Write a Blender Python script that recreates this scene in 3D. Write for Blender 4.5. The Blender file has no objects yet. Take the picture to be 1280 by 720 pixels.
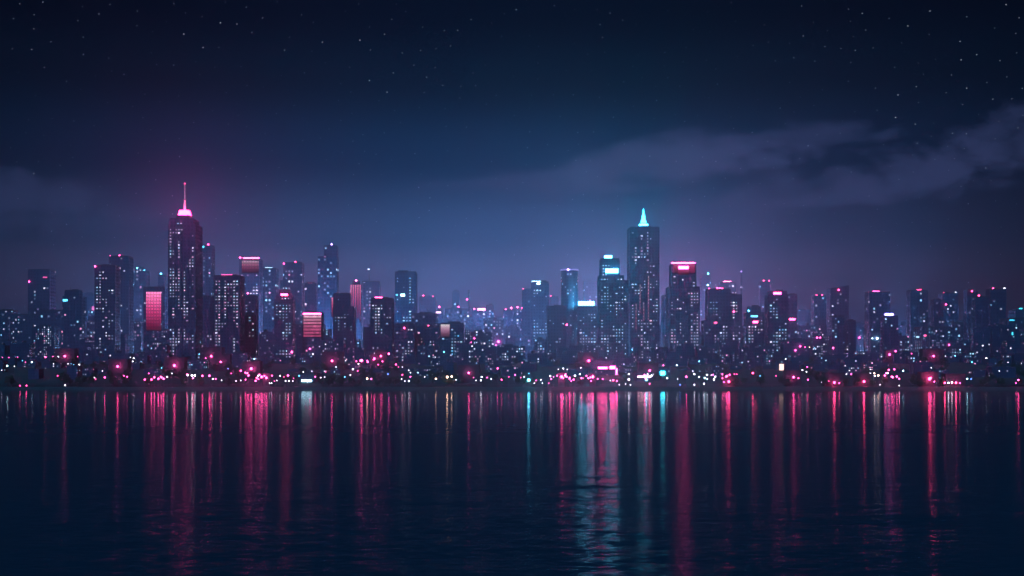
import bpy, bmesh, math, random
from mathutils import Vector, noise as mnoise

random.seed(11)
scene = bpy.context.scene
C = scene.collection
D = bpy.data

# ---------------------------------------------------------------- picture geometry
CAM_Z = 14.0
HOR = 463.0                       # row of the horizon in the 1280x720 photograph
PX = 0.728 / 1280.0               # metres per pixel per metre of distance
def wx(px, Y): return (px - 640.0) * PX * Y
def wz(py, Y): return CAM_Z + (HOR - py) * PX * Y
def px_of(x, Y): return x / (PX * Y) + 640.0
def py_of(z, Y): return HOR - (z - CAM_Z) / (PX * Y)
def ground(Y):
    if Y < 1000: return -1.5
    if Y < 1006: return -1.5 + 3.6 * (Y - 1000) / 6
    if Y < 1250: return 2.1 + 19.0 * ((Y - 1006) / 244.0) ** 1.15
    return 21.1 + 0.012 * (Y - 1250)

# ---------------------------------------------------------------- node helpers
def new_mat(name):
    m = D.materials.new(name); m.use_nodes = True
    nt = m.node_tree; nt.nodes.clear()
    out = nt.nodes.new('ShaderNodeOutputMaterial')
    return m, nt, out
def N(nt, t, **kw):
    n = nt.nodes.new(t)
    for k, v in kw.items(): setattr(n, k, v)
    return n
def val(nt, s, v):
    """set or link a socket"""
    if isinstance(v, bpy.types.NodeSocket): nt.links.new(v, s)
    else: s.default_value = v
def M(nt, op, a, b=None, c=None, clamp=False):
    n = N(nt, 'ShaderNodeMath', operation=op, use_clamp=clamp)
    val(nt, n.inputs[0], a)
    if b is not None: val(nt, n.inputs[1], b)
    if c is not None: val(nt, n.inputs[2], c)
    return n.outputs[0]
def sstep(nt, x, a, b):
    n = N(nt, 'ShaderNodeMapRange', interpolation_type='SMOOTHSTEP')
    val(nt, n.inputs['Value'], x); n.inputs['From Min'].default_value = a; n.inputs['From Max'].default_value = b
    return n.outputs['Result']
def mixc(nt, f, a, b, blend='MIX'):
    n = N(nt, 'ShaderNodeMix', data_type='RGBA', blend_type=blend)
    val(nt, n.inputs[0], f); val(nt, n.inputs[6], a); val(nt, n.inputs[7], b)
    return n.outputs[2]
def xyz(nt, x=0.0, y=0.0, z=0.0):
    n = N(nt, 'ShaderNodeCombineXYZ')
    val(nt, n.inputs[0], x); val(nt, n.inputs[1], y); val(nt, n.inputs[2], z)
    return n.outputs[0]

def plain(name, col, rough=0.7, metal=0.0, var=0.25, scale=0.15):
    m, nt, out = new_mat(name)
    b = N(nt, 'ShaderNodeBsdfPrincipled')
    tc = N(nt, 'ShaderNodeTexCoord')
    no = N(nt, 'ShaderNodeTexNoise'); no.inputs['Scale'].default_value = scale; no.inputs['Detail'].default_value = 4
    nt.links.new(tc.outputs['Object'], no.inputs['Vector'])
    lo = tuple(c * (1 - var) for c in col) + (1,); hi = tuple(c * (1 + var) for c in col) + (1,)
    nt.links.new(mixc(nt, no.outputs['Fac'], lo, hi), b.inputs['Base Color'])
    b.inputs['Roughness'].default_value = rough; b.inputs['Metallic'].default_value = metal
    nt.links.new(b.outputs[0], out.inputs[0])
    return m
_em = {}
def emit(col, strength, sampled=True):
    key = (col, round(strength, 3), sampled)
    if key in _em: return _em[key]
    m, nt, out = new_mat('lit_%d' % len(_em))
    e = N(nt, 'ShaderNodeBsdfPrincipled'); e.inputs['Base Color'].default_value = (.62, .62, .62, 1); e.inputs['Roughness'].default_value = .5
    e.inputs['Emission Color'].default_value = (*col, 1); e.inputs['Emission Strength'].default_value = strength
    nt.links.new(e.outputs[0], out.inputs[0])
    m.cycles.emission_sampling = 'FRONT' if sampled else 'NONE'
    _em[key] = m
    return m

PINK = (1.0, 0.06, 0.31); RED = (1.0, 0.045, 0.19); HOT = (1.0, 0.16, 0.42)
WHITE = (0.82, 0.80, 1.0); CYAN = (0.10, 0.62, 1.0); ICE = (0.42, 0.80, 1.0); BLUE = (0.10, 0.25, 1.0)
VIOL = (0.50, 0.25, 1.0); WARM = (1.0, 0.58, 0.42); TEAL = (0.04, 0.70, 0.95); ROSE = (1.0, 0.45, 0.62)
CNAME = {PINK: 'pink', RED: 'red', HOT: 'hot pink', WHITE: 'white', CYAN: 'cyan', ICE: 'icy white', BLUE: 'blue',
         VIOL: 'violet', WARM: 'warm orange', TEAL: 'teal', ROSE: 'pale pink'}

# ---------------------------------------------------------------- materials
def facade_material():
    """dark glass and concrete grid; a share of the windows has its lamps on (obj.color = tint + share, obj['cell'] = module)"""
    m, nt, out = new_mat('facade')
    tc = N(nt, 'ShaderNodeTexCoord'); sep = N(nt, 'ShaderNodeSeparateXYZ'); nt.links.new(tc.outputs['Object'], sep.inputs[0])
    nsep = N(nt, 'ShaderNodeSeparateXYZ'); nt.links.new(tc.outputs['Normal'], nsep.inputs[0])
    info = N(nt, 'ShaderNodeObjectInfo')
    cell = N(nt, 'ShaderNodeAttribute', attribute_type='OBJECT', attribute_name='cell').outputs['Fac']
    frontoff = N(nt, 'ShaderNodeAttribute', attribute_type='OBJECT', attribute_name='front_off').outputs['Fac']
    side = M(nt, 'GREATER_THAN', M(nt, 'ABSOLUTE', nsep.outputs[0]), 0.5)
    horiz = M(nt, 'GREATER_THAN', M(nt, 'ABSOLUTE', nsep.outputs[2]), 0.5)
    u0 = N(nt, 'ShaderNodeMix', data_type='FLOAT'); val(nt, u0.inputs[0], side); val(nt, u0.inputs[2], sep.outputs[0]); val(nt, u0.inputs[3], sep.outputs[1])
    u = M(nt, 'DIVIDE', M(nt, 'ADD', u0.outputs[0], 400.0), M(nt, 'MULTIPLY', cell, 2.7))
    v = M(nt, 'DIVIDE', sep.outputs[2], M(nt, 'MULTIPLY', cell, 3.0))
    fu = M(nt, 'FRACT', u); fv = M(nt, 'FRACT', v); cu = M(nt, 'FLOOR', u); cv = M(nt, 'FLOOR', v)
    mu = M(nt, 'MULTIPLY', M(nt, 'GREATER_THAN', fu, 0.27), M(nt, 'LESS_THAN', fu, 0.76))
    mv = M(nt, 'MULTIPLY', M(nt, 'GREATER_THAN', fv, 0.30), M(nt, 'LESS_THAN', fv, 0.76))
    win = M(nt, 'MULTIPLY', M(nt, 'MULTIPLY', mu, mv), M(nt, 'SUBTRACT', 1.0, horiz))
    seed = M(nt, 'ADD', M(nt, 'MULTIPLY', info.outputs['Random'], 917.0), M(nt, 'MULTIPLY', side, 31.0))
    wn = N(nt, 'ShaderNodeTexWhiteNoise', noise_dimensions='3D'); nt.links.new(xyz(nt, cu, cv, seed), wn.inputs['Vector'])
    wn2 = N(nt, 'ShaderNodeTexWhiteNoise', noise_dimensions='3D'); nt.links.new(xyz(nt, M(nt, 'ADD', cu, 57.3), cv, seed), wn2.inputs['Vector'])
    wcol = N(nt, 'ShaderNodeTexWhiteNoise', noise_dimensions='2D'); nt.links.new(xyz(nt, cu, seed, 0.0), wcol.inputs['Vector'])
    cl = N(nt, 'ShaderNodeTexNoise'); cl.inputs['Scale'].default_value = 1.0; cl.inputs['Detail'].default_value = 1
    nt.links.new(xyz(nt, M(nt, 'MULTIPLY', cu, 0.28), M(nt, 'MULTIPLY', cv, 0.16), seed), cl.inputs['Vector'])
    clus = M(nt, 'MULTIPLY', sstep(nt, cl.outputs['Fac'], 0.38, 0.66), M(nt, 'ADD', 0.35, M(nt, 'MULTIPLY', wcol.outputs['Value'], 1.3)))
    thr = M(nt, 'MULTIPLY', M(nt, 'ADD', M(nt, 'MULTIPLY', clus, 2.6), 0.20), info.outputs['Alpha'])
    thr = M(nt, 'MULTIPLY', thr, M(nt, 'SUBTRACT', 1.0, M(nt, 'MULTIPLY', side, .65)))
    lit = M(nt, 'LESS_THAN', wn.outputs['Value'], thr)
    isfront = M(nt, 'MULTIPLY', frontoff, M(nt, 'LESS_THAN', nsep.outputs[1], -0.5))
    lit = M(nt, 'MULTIPLY', lit, M(nt, 'SUBTRACT', 1.0, isfront))
    power = M(nt, 'ADD', 0.20, M(nt, 'MULTIPLY', M(nt, 'POWER', wn2.outputs['Value'], 4.0), 3.0))
    st = M(nt, 'MULTIPLY', M(nt, 'MULTIPLY', lit, win), power)
    sc = N(nt, 'ShaderNodeSeparateColor'); nt.links.new(wn2.outputs['Color'], sc.inputs[0])
    tint = mixc(nt, M(nt, 'GREATER_THAN', sc.outputs[1], 0.84), info.outputs['Color'], (1.0, 0.30, 0.50, 1))
    tint = mixc(nt, M(nt, 'GREATER_THAN', sc.outputs[2], 0.80), tint, (0.30, 0.72, 1.0, 1))
    b = N(nt, 'ShaderNodeBsdfPrincipled')
    no = N(nt, 'ShaderNodeTexNoise'); no.inputs['Scale'].default_value = 0.06; no.inputs['Detail'].default_value = 5
    nt.links.new(tc.outputs['Object'], no.inputs['Vector'])
    wall = mixc(nt, info.outputs['Random'], (0.022, 0.062, 0.11, 1), (0.045, 0.10, 0.16, 1))
    wall = mixc(nt, M(nt, 'MULTIPLY', no.outputs['Fac'], 0.6), wall, (0.02, 0.05, 0.09, 1))
    col = mixc(nt, win, wall, (0.022, 0.036, 0.056, 1))
    col = mixc(nt, M(nt, 'MULTIPLY', lit, win), col, (.5, .5, .5, 1))      # paler base colour on lit panes, to guide the denoiser
    nt.links.new(col, b.inputs['Base Color'])
    ro = N(nt, 'ShaderNodeMix', data_type='FLOAT'); val(nt, ro.inputs[0], win); ro.inputs[2].default_value = 0.75; ro.inputs[3].default_value = 0.25
    nt.links.new(ro.outputs[0], b.inputs['Roughness'])
    nt.links.new(tint, b.inputs['Emission Color']); nt.links.new(st, b.inputs['Emission Strength'])
    nt.links.new(b.outputs[0], out.inputs[0])
    m.cycles.emission_sampling = 'NONE'
    return m
FACADE = facade_material()
METAL = plain('dark_metal', (0.08, 0.085, 0.095), 0.45, 0.6)
ROOFM = plain('roof_felt', (0.06, 0.06, 0.065), 0.9)
POSTM = plain('painted_post', (0.10, 0.11, 0.12), 0.5, 0.3)
BARK = plain('bark', (0.07, 0.055, 0.045), 0.9, scale=1.2)
def leaf_material():
    m, nt, out = new_mat('foliage')
    b = N(nt, 'ShaderNodeBsdfPrincipled'); geo = N(nt, 'ShaderNodeNewGeometry'); info = N(nt, 'ShaderNodeObjectInfo')
    f = M(nt, 'FRACT', M(nt, 'ADD', geo.outputs['Random Per Island'], info.outputs['Random']))
    nt.links.new(mixc(nt, f, (0.030, 0.055, 0.028, 1), (0.085, 0.11, 0.05, 1)), b.inputs['Base Color'])
    b.inputs['Roughness'].default_value = 0.7
    nt.links.new(b.outputs[0], out.inputs[0])
    return m
LEAF = leaf_material()

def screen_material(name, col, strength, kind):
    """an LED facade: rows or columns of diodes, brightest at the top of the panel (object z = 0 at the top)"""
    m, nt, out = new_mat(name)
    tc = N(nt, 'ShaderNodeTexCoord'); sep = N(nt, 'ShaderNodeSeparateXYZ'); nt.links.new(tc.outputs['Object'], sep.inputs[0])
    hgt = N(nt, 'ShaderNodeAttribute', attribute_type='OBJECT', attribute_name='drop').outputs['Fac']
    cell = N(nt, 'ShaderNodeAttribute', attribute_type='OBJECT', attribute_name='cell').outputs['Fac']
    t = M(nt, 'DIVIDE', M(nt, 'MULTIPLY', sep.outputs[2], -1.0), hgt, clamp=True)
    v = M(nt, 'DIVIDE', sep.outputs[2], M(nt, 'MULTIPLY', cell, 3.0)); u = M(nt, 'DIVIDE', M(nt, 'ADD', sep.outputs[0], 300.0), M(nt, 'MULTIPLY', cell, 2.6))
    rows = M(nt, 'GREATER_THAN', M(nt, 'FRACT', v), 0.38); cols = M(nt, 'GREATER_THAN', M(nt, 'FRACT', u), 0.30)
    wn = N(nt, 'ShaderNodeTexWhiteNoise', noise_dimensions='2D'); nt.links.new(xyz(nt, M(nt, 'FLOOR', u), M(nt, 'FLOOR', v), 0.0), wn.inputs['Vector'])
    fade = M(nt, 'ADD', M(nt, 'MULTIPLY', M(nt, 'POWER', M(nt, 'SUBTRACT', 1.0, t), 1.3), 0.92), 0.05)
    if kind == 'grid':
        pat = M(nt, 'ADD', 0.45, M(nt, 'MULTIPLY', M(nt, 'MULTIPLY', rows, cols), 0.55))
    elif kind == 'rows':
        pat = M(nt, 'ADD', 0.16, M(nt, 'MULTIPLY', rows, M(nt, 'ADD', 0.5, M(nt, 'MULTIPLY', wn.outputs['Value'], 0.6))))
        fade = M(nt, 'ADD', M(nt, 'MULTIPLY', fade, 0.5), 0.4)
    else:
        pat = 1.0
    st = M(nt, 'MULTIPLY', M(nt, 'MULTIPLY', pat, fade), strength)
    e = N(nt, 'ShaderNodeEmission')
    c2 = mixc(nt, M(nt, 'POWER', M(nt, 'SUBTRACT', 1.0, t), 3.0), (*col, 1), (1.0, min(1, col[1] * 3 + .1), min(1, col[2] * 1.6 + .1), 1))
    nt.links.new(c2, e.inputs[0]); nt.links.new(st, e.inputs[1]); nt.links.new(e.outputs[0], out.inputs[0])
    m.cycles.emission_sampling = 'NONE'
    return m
SCREEN_GRID = screen_material('led_grid', (1.0, 0.05, 0.28), 2.6, 'grid')
SCREEN_ROWS = screen_material('led_rows', (1.0, 0.16, 0.42), 1.2, 'rows')
GLOW_WASH = screen_material('led_wash', (1.0, 0.20, 0.50), .8, 'grid')  # roof bar's light down the facade, painted as a glowing panel
GLOW_DIM = screen_material('led_dim', (1.0, 0.04, 0.22), 0.55, 'plain')  # glow around the crown sign, painted as dim emissive panels
SCREEN_PALE = screen_material('led_pale', (1.0, 0.38, 0.72), 1.0, 'plain')
SCREEN_DOTS = screen_material('led_dots', (1.0, 0.22, 0.50), 0.75, 'rows')
SCREEN_LINE = screen_material('led_line', (1.0, 0.06, 0.26), 1.3, 'plain')

# ---------------------------------------------------------------- mesh helpers
class MB:
    def __init__(s): s.v = []; s.f = []; s.m = []
    def box(s, x0, x1, y0, y1, z0, z1, mi=0):
        b = len(s.v)
        s.v += [(x0, y0, z0), (x1, y0, z0), (x1, y1, z0), (x0, y1, z0), (x0, y0, z1), (x1, y0, z1), (x1, y1, z1), (x0, y1, z1)]
        s.f += [(b, b+3, b+2, b+1), (b+4, b+5, b+6, b+7), (b, b+1, b+5, b+4), (b+1, b+2, b+6, b+5), (b+2, b+3, b+7, b+6), (b+3, b, b+4, b+7)]
        s.m += [mi] * 6
        return s
    def prism(s, pts, z0, z1, mi=0, top=None):
        """pts: counter-clockwise outline; top: function giving the height of each upper vertex"""
        n = len(pts); b = len(s.v)
        s.v += [(x, y, z0) for x, y in pts] + [(x, y, top(x, y) if top else z1) for x, y in pts]
        s.f.append(tuple(b + i for i in reversed(range(n)))); s.f.append(tuple(b + n + i for i in range(n)))
        for i in range(n):
            j = (i + 1) % n; s.f.append((b+i, b+j, b+n+j, b+n+i))
        s.m += [mi] * (n + 2)
        return s
    def lathe(s, prof, seg=10, cx=0.0, cy=0.0, mi=0):
        b = len(s.v)
        for r, z in prof:
            for k in range(seg):
                a = 2 * math.pi * k / seg
                s.v.append((cx + r * math.cos(a), cy + r * math.sin(a), z))
        for i in range(len(prof) - 1):
            for k in range(seg):
                j = (k + 1) % seg
                s.f.append((b+i*seg+k, b+i*seg+j, b+(i+1)*seg+j, b+(i+1)*seg+k)); s.m.append(mi)
        s.f.append(tuple(b + k for k in reversed(range(seg)))); s.m.append(mi)
        e = b + (len(prof) - 1) * seg
        s.f.append(tuple(e + k for k in range(seg))); s.m.append(mi)
        return s
    def mesh(s, name, mats):
        me = D.meshes.new(name); me.from_pydata(s.v, [], s.f)
        for m in (mats if isinstance(mats, (list, tuple)) else [mats]): me.materials.append(m)
        if any(s.m): me.polygons.foreach_set('material_index', s.m)
        me.update()
        return me
def link(name, me, parent=None, loc=(0, 0, 0)):
    o = D.objects.new(name, me); C.objects.link(o); o.parent = parent; o.location = loc
    return o
def build(mb, name, mats, parent=None, loc=(0, 0, 0)): return link(name, mb.mesh(name, mats), parent, loc)
def thing(name, loc, label, cat, group=None):
    o = D.objects.new(name, None); C.objects.link(o); o.location = loc; o.empty_display_size = 1
    o['label'] = label; o['category'] = cat
    if group: o['group'] = group
    return o
def tag(o, label, cat, group=None):
    o['label'] = label; o['category'] = cat
    if group: o['group'] = group
ORD = ['first', 'second', 'third', 'fourth', 'fifth', 'sixth', 'seventh', 'eighth', 'ninth', 'tenth', 'eleventh', 'twelfth', 'thirteenth',
       'fourteenth', 'fifteenth', 'sixteenth', 'seventeenth', 'eighteenth', 'nineteenth', 'twentieth']
LANDMARKS = []                    # (px, phrase)
PENDING = {}                      # base label -> [(object, px, landmark px)]
def label_later(o, base, px, pool=None):
    lp, phrase = min(pool or LANDMARKS, key=lambda l: abs(l[0] - px))
    PENDING.setdefault(base.replace('@', phrase), []).append((o, px, lp))
def settle_labels():
    for base, items in PENDING.items():
        items.sort(key=lambda t: abs(t[1] - t[2]))
        for i, (o, _p, _l) in enumerate(items):
            o['label'] = base if len(items) == 1 else base + ', %s from it' % ORD[min(i, 19)]

# ---------------------------------------------------------------- facade parts
def outline(w, d, ribs, rib=0.5):
    """a rectangle whose long sides carry shallow vertical piers, as one outline"""
    x0, y0 = w / 2, d / 2
    pts = []
    def run(a, b, nrm):
        L = math.hypot(b[0]-a[0], b[1]-a[1]); n = max(2, int(L / ribs)); tx, ty = (b[0]-a[0]) / L, (b[1]-a[1]) / L
        st = L / n; half = min(0.55, st * 0.2)
        pts.append(a)
        for i in range(1, n):
            s = i * st
            for off, h in ((-half, 0), (-half, rib), (half, rib), (half, 0)):
                pts.append((a[0] + tx * (s + off) + nrm[0] * h, a[1] + ty * (s + off) + nrm[1] * h))
    run((-x0, -y0), (x0, -y0), (0, -1)); run((x0, -y0), (x0, y0), (1, 0)); run((x0, y0), (-x0, y0), (0, 1)); run((-x0, y0), (-x0, -y0), (-1, 0))
    return pts
def rect(w, d, cx=0.0, cy=0.0): return [(cx-w/2, cy-d/2), (cx+w/2, cy-d/2), (cx+w/2, cy+d/2), (cx-w/2, cy+d/2)]
def chamfer(w, d, c): return [(-w/2+c, -d/2), (w/2-c, -d/2), (w/2, -d/2+c), (w/2, d/2-c), (w/2-c, d/2), (-w/2+c, d/2), (-w/2, d/2-c), (-w/2, -d/2+c)]
def circle(r, n=20): return [(r*math.cos(2*math.pi*k/n), r*math.sin(2*math.pi*k/n)) for k in range(n)]

_quad = {}
def window_mesh(w, h, mat):
    k = (round(w, 2), round(h, 2), mat.name)
    if k not in _quad:
        mb = MB(); mb.box(-w/2, w/2, -0.06, 0.0, -h/2, h/2)
        _quad[k] = mb.mesh('window', mat)
    return _quad[k]
BUILDINGS = []                    # dicts used for placing lamps and for what hides what
PROTECT = []                      # (px0, px1, py0, py1, Y): lit signs that nothing nearer may cover

def add_windows(root, b, spec):
    """single lit windows on the river front of a tower, each a part of its own"""
    dens, palette, cap = spec
    Y = b['Y']; s = Y / 1300.0
    cw, ch = 2.5 * s, 2.8 * s
    rnd = random.Random(int(b['x0'] * 131 + b['top']))
    cand = []
    ox = rnd.random() * 100
    for ti, (x0, x1, top) in enumerate(b['tiers']):
        above = b['tiers'][ti+1] if ti + 1 < len(b['tiers']) else None
        lo = 452 if ti == 0 else b['tiers'][ti-1][2] + 1
        X0, X1 = wx(x0, Y) + 1.2 * s, wx(x1, Y) - 1.2 * s
        z1, z0 = wz(top + 4, Y), wz(lo, Y)
        nx, nz = max(1, int((X1-X0) / cw)), max(1, int((z1-z0) / ch))
        colw = [rnd.random() for _ in range(nx)]
        for i in range(nx):
            for k in range(nz):
                X = X0 + (i + 0.5) * (X1-X0) / nx; Z = z0 + (k + 0.5) * ch
                pxx, pyy = px_of(X, Y), py_of(Z, Y)
                if above and above[0] - 0.5 < pxx < above[1] + 0.5 and pyy > above[2] and ti == 0 and False: continue
                if any(q[0]-1 < pxx < q[1]+1 and q[2]-1.5 < pyy < q[3]+1.5 for q in b['signpx']): continue
                g = mnoise.noise(Vector((ox + i * 0.33, k * 0.2, ox)))
                p = 4.6 * dens * max(0.05, 0.48 + 2.3 * g) * (0.25 + 1.5 * colw[i] ** 1.5)
                if rnd.random() < p: cand.append((X, Z, ti))
    rnd.shuffle(cand)
    def pick():
        r = rnd.random()
        col = palette[0] if r < 0.70 else palette[1] if r < 0.86 else palette[2]
        return col, rnd.choice((0.35, 0.5, 0.5, 0.8, 0.8, 1.3, 2.4))
    rx, ry, rz = root.location
    rest = []
    for n, (X, Z, ti) in enumerate(cand):
        col, st = pick()
        w, h = 1.0 * s * rnd.choice((0.8, 1, 1, 1.7)), 1.0 * s
        yy = b['fronts'][ti] - 0.56
        if n < cap: link('window', window_mesh(w, h, emit(col, st, False)), root, (X - rx, yy, Z - rz))
        else: rest.append((X - rx, yy, Z - rz, w, h, rnd.choice((0, 0, 0, 1, 1, 2, 3))))
    if rest:
        mb = MB()
        for x, y, z, w, h, mi in rest: mb.box(x-w/2, x+w/2, y-0.06, y, z-h/2, z+h/2, mi)
        o = build(mb, 'window', [emit(palette[0], .6, False), emit(palette[0], 1.4, False), emit(palette[1], .9, False), emit(palette[2], 1.0, False)], root); o['kind'] = 'stuff'

def tower(name, label, phrase, x0, x1, top, Y, tiers=(), depth=None, share=0.10, tint=WHITE, win=None, shape='rib',
          signs=(), beacons=(), masts=(), screens=(), roof=True, group='towers of the skyline'):
    """tiers: (x0, x1, top) above the main body; signs: (x0, x1, y0, y1, colour, strength); screens: (x0, x1, y0, y1, material, kind)"""
    g = ground(Y) - 1.0
    cx = wx((x0 + x1) / 2, Y); W = wx(x1, Y) - wx(x0, Y)
    d = depth or max(14.0, min(W * 0.9, 42.0))
    root = thing(name, (cx, Y + d/2, g), label, 'tower', group)
    if phrase: LANDMARKS.append(((x0+x1)/2, phrase))
    b = dict(root=root, Y=Y, x0=x0, x1=x1, top=top, tiers=[(x0, x1, top)] + list(tiers), fronts=[], d=d,
             signpx=[s[:4] for s in signs] + [s[:4] for s in screens])
    for s in signs: PROTECT.append((s[0], s[1], s[2], s[3], Y))
    for s in screens: PROTECT.append((s[0], s[1], s[2], s[2] + (s[3]-s[2]) * 0.6, Y))
    z_low = 0.0
    cell = Y / 1300.0
    for ti, (a, c, t) in enumerate(b['tiers']):
        w = wx(c, Y) - wx(a, Y); ox = wx((a + c) / 2, Y) - cx; dd = d if ti == 0 else max(8.0, d * min(1.0, w / W) * 0.97)
        if ti and abs(w - W) < 0.1: dd = d * 0.94
        z1 = wz(t, Y) - g
        front = -dd/2 if ti == 0 else -d/2 + (d - dd) * 0.35
        cy = front + dd/2
        mb = MB()
        if shape == 'round':
            mb.prism(circle(w/2, 28), z_low, z1); front = -w/2; 
        elif shape == 'slant':
            tz = z1; mb.prism(rect(w, dd), z_low, z1, top=lambda x, y: tz - (0.5 - x / w) * 0.16 * w)
        elif shape == 'chamfer': mb.prism(chamfer(w, dd, w * 0.12), z_low, z1)
        elif shape == 'rib': mb.prism(outline(w, dd, 5.5 * cell), z_low, z1)
        else: mb.prism(rect(w, dd), z_low, z1)
        o = build(mb, 'shaft' if ti == 0 else 'setback', FACADE, root, (ox, cy if shape != 'round' else 0, 0))
        o.color = (*tint, share); o['cell'] = float(cell * (0.9 + random.random() * 0.3)); o['front_off'] = 1.0 if win else 0.0
        b['fronts'].append(front)
        z_low = z1
        last = (ox, cy, w, dd, z1)
    ox, cy, w, dd, z1 = last
    # parapet and plant room on the topmost roof
    if shape == 'round' and w > 6:
        mb = MB(); mb.lathe([(w/2 + .1, z1 - 1.5), (w/2 + .5, z1 - 1.3), (w/2 + .5, z1 - .3), (w/2 + .1, z1)], 28)
        build(mb, 'rim_light', emit(VIOL, .55, False), root)
    if not masts and 0 < Y < 2000 and random.random() < .4 and shape in ('rib', 'box') and not any(s[2] < top for s in signs):
        mb = MB(); mb.lathe([(.35 * cell, z1), (.12 * cell, z1 + random.uniform(4, 8) * cell)], 6)
        build(mb, 'mast', POSTM, root, (ox + (random.random() - .5) * w * .5, cy, .005))
    if roof and shape != 'slant':
        if shape in ('rib', 'box', 'chamfer'):
            mb = MB(); h = 1.3 * cell; t = 0.5
            mb.box(-w/2+.3, w/2-.3, -dd/2+.3, -dd/2+.3+t, 0, h).box(-w/2+.3, w/2-.3, dd/2-.3-t, dd/2-.3, 0, h)
            mb.box(-w/2+.3, -w/2+.3+t, -dd/2+.3+t, dd/2-.3-t, 0, h).box(w/2-.3-t, w/2-.3, -dd/2+.3+t, dd/2-.3-t, 0, h)
            build(mb, 'parapet', ROOFM, root, (ox, cy, z1 + .004))
        pw = w * (0.3 + 0.25 * random.random())
        mb = MB(); mb.box(-pw/2, pw/2, -dd*.2, dd*.2, 0, (1.6 + 1.2 * random.random()) * cell)
        build(mb, 'plant_room', ROOFM, root, (ox + (random.random() - .5) * w * .3, cy + dd*.1, z1 + .004))
    def tier_at(py):
        r = 0
        for i, (a, c, t) in enumerate(b['tiers']):
            if py > t: return i
            r = i
        return r
    for (a, c, ya, yb, col, st) in signs:
        X0, X1, zb, zt = wx(a, Y), wx(c, Y), wz(yb, Y) - g, wz(ya, Y) - g
        ti = tier_at((ya + yb) / 2)
        yf = b['fronts'][ti] - 0.9
        onroof = zb > z1 - 0.5
        mb = MB(); mb.box(-(X1-X0)/2, (X1-X0)/2, -0.25, 0.25, 0, zt - zb)
        if onroof: yf = b['fronts'][-1] + min(3.0, dd * .2)
        s = build(mb, 'sign', emit(col, st * (.7 if st > 30 else .9)), root, ((X0+X1)/2 - cx, yf, max(zb, z1 + 0.5) if onroof else zb))
        fr = MB()
        if onroof:
            for k in (-.38, .38): fr.box((X1-X0)*k-.15, (X1-X0)*k+.15, .26, .5, -(zb - z1) if zb > z1 else -.5, (zt-zb) * .9)
        else: fr.box(-(X1-X0)/2 - .2, (X1-X0)/2 + .2, .26, .38, -.2, zt - zb + .2)
        build(fr, 'sign_frame', METAL, s)
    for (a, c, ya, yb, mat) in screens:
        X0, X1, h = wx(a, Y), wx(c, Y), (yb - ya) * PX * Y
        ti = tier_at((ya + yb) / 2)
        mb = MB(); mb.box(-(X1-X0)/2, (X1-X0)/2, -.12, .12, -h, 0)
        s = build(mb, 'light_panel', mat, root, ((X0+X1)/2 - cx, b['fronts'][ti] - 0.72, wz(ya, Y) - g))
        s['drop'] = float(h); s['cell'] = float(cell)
    for (x, y, col, st) in beacons:
        X, Z = wx(x, Y) - cx, wz(y, Y) - g
        ti = tier_at(y); tz = wz(b['tiers'][ti][2], Y) - g
        r = 0.75 * cell
        if Z > tz:
            mb = MB(); mb.lathe([(.16 * cell, tz), (.12 * cell, Z)], 6)
            yf = b['fronts'][ti] + 1.2
            p = build(mb, 'beacon_pole', POSTM, root, (X, yf, 0))
        else: yf = b['fronts'][ti] - r - .5
        mb = MB(); mb.lathe([(.02, -r), (r*.75, -r*.6), (r, 0), (r*.75, r*.6), (.02, r)], 8)
        build(mb, 'beacon', emit(col, st), root, (X, yf, Z + (r if Z > tz else 0)))
    for (x, y) in masts:
        X, Z = wx(x, Y) - cx, wz(y, Y) - g
        mb = MB(); mb.lathe([(.5 * cell, z1), (.35 * cell, z1 + (Z - z1) * .5), (.12 * cell, Z)], 6)
        build(mb, 'mast', POSTM, root, (X, cy, .005))
    if win: add_windows(root, b, win)
    BUILDINGS.append(b)
    return b

PW = (WHITE, (1.0, 0.42, 0.6), ICE); CW = (ICE, WHITE, CYAN); RW = ((1.0, 0.72, 0.80), (1.0, 0.25, 0.45), ICE)

# ---------------------------------------------------------------- the towers of the photograph, from west to east
G_ = 'hazy towers standing behind the skyline'
tower('tower_block', 'low dark block with few windows at the edge of the city by two red lights', 'the dark end block', -6, 16, 389, 1900, share=.08)
tower('office_tower', 'faint flat topped tower with a red side light and a pink bar under its roof', 'the faint flat topped tower', 35, 62, 338, 1950, share=.05, beacons=((37, 352, PINK, 26),), signs=((54, 59, 346, 347.4, PINK, 2.5),), group=G_)
tower('tower_block', 'broad low block of dim windows under the faint flat topped tower', 'the dim broad block', 16, 50, 394, 1800, share=.12)
tower('tower_block', 'low block with columns of pale windows beside the tower with the cyan corner sign', 'the column windowed block', 50, 78, 389, 1700, share=.22)
tower('office_tower', 'dark stepped tower with a small cyan sign on its upper corner', 'the cyan corner sign tower', 78, 102, 370, 1600, tiers=((80, 98, 364),), share=.05, signs=((79, 84.5, 374.2, 376.6, CYAN, 6),))
tower('tower_block', 'faint narrow block behind the slender tower with the red corner light', None, 101, 117, 368, 2500, share=.10, signs=((115, 118, 383, 388, PINK, 2),), group=G_)
tower('skyscraper', 'slender dark tower with pale window clusters and a red light on its corner', 'the red corner light tower', 118, 144, 333, 1370, share=.06, win=(.17, PW, 70), beacons=((119.3, 333, PINK, 45),))
tower('skyscraper', 'broad hazy tower with one pink light on its roof', 'the pink roof light tower', 136, 161, 321.5, 1750, share=.06, beacons=((149, 320.5, PINK, 55), (137.5, 321, PINK, 8)))
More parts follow.
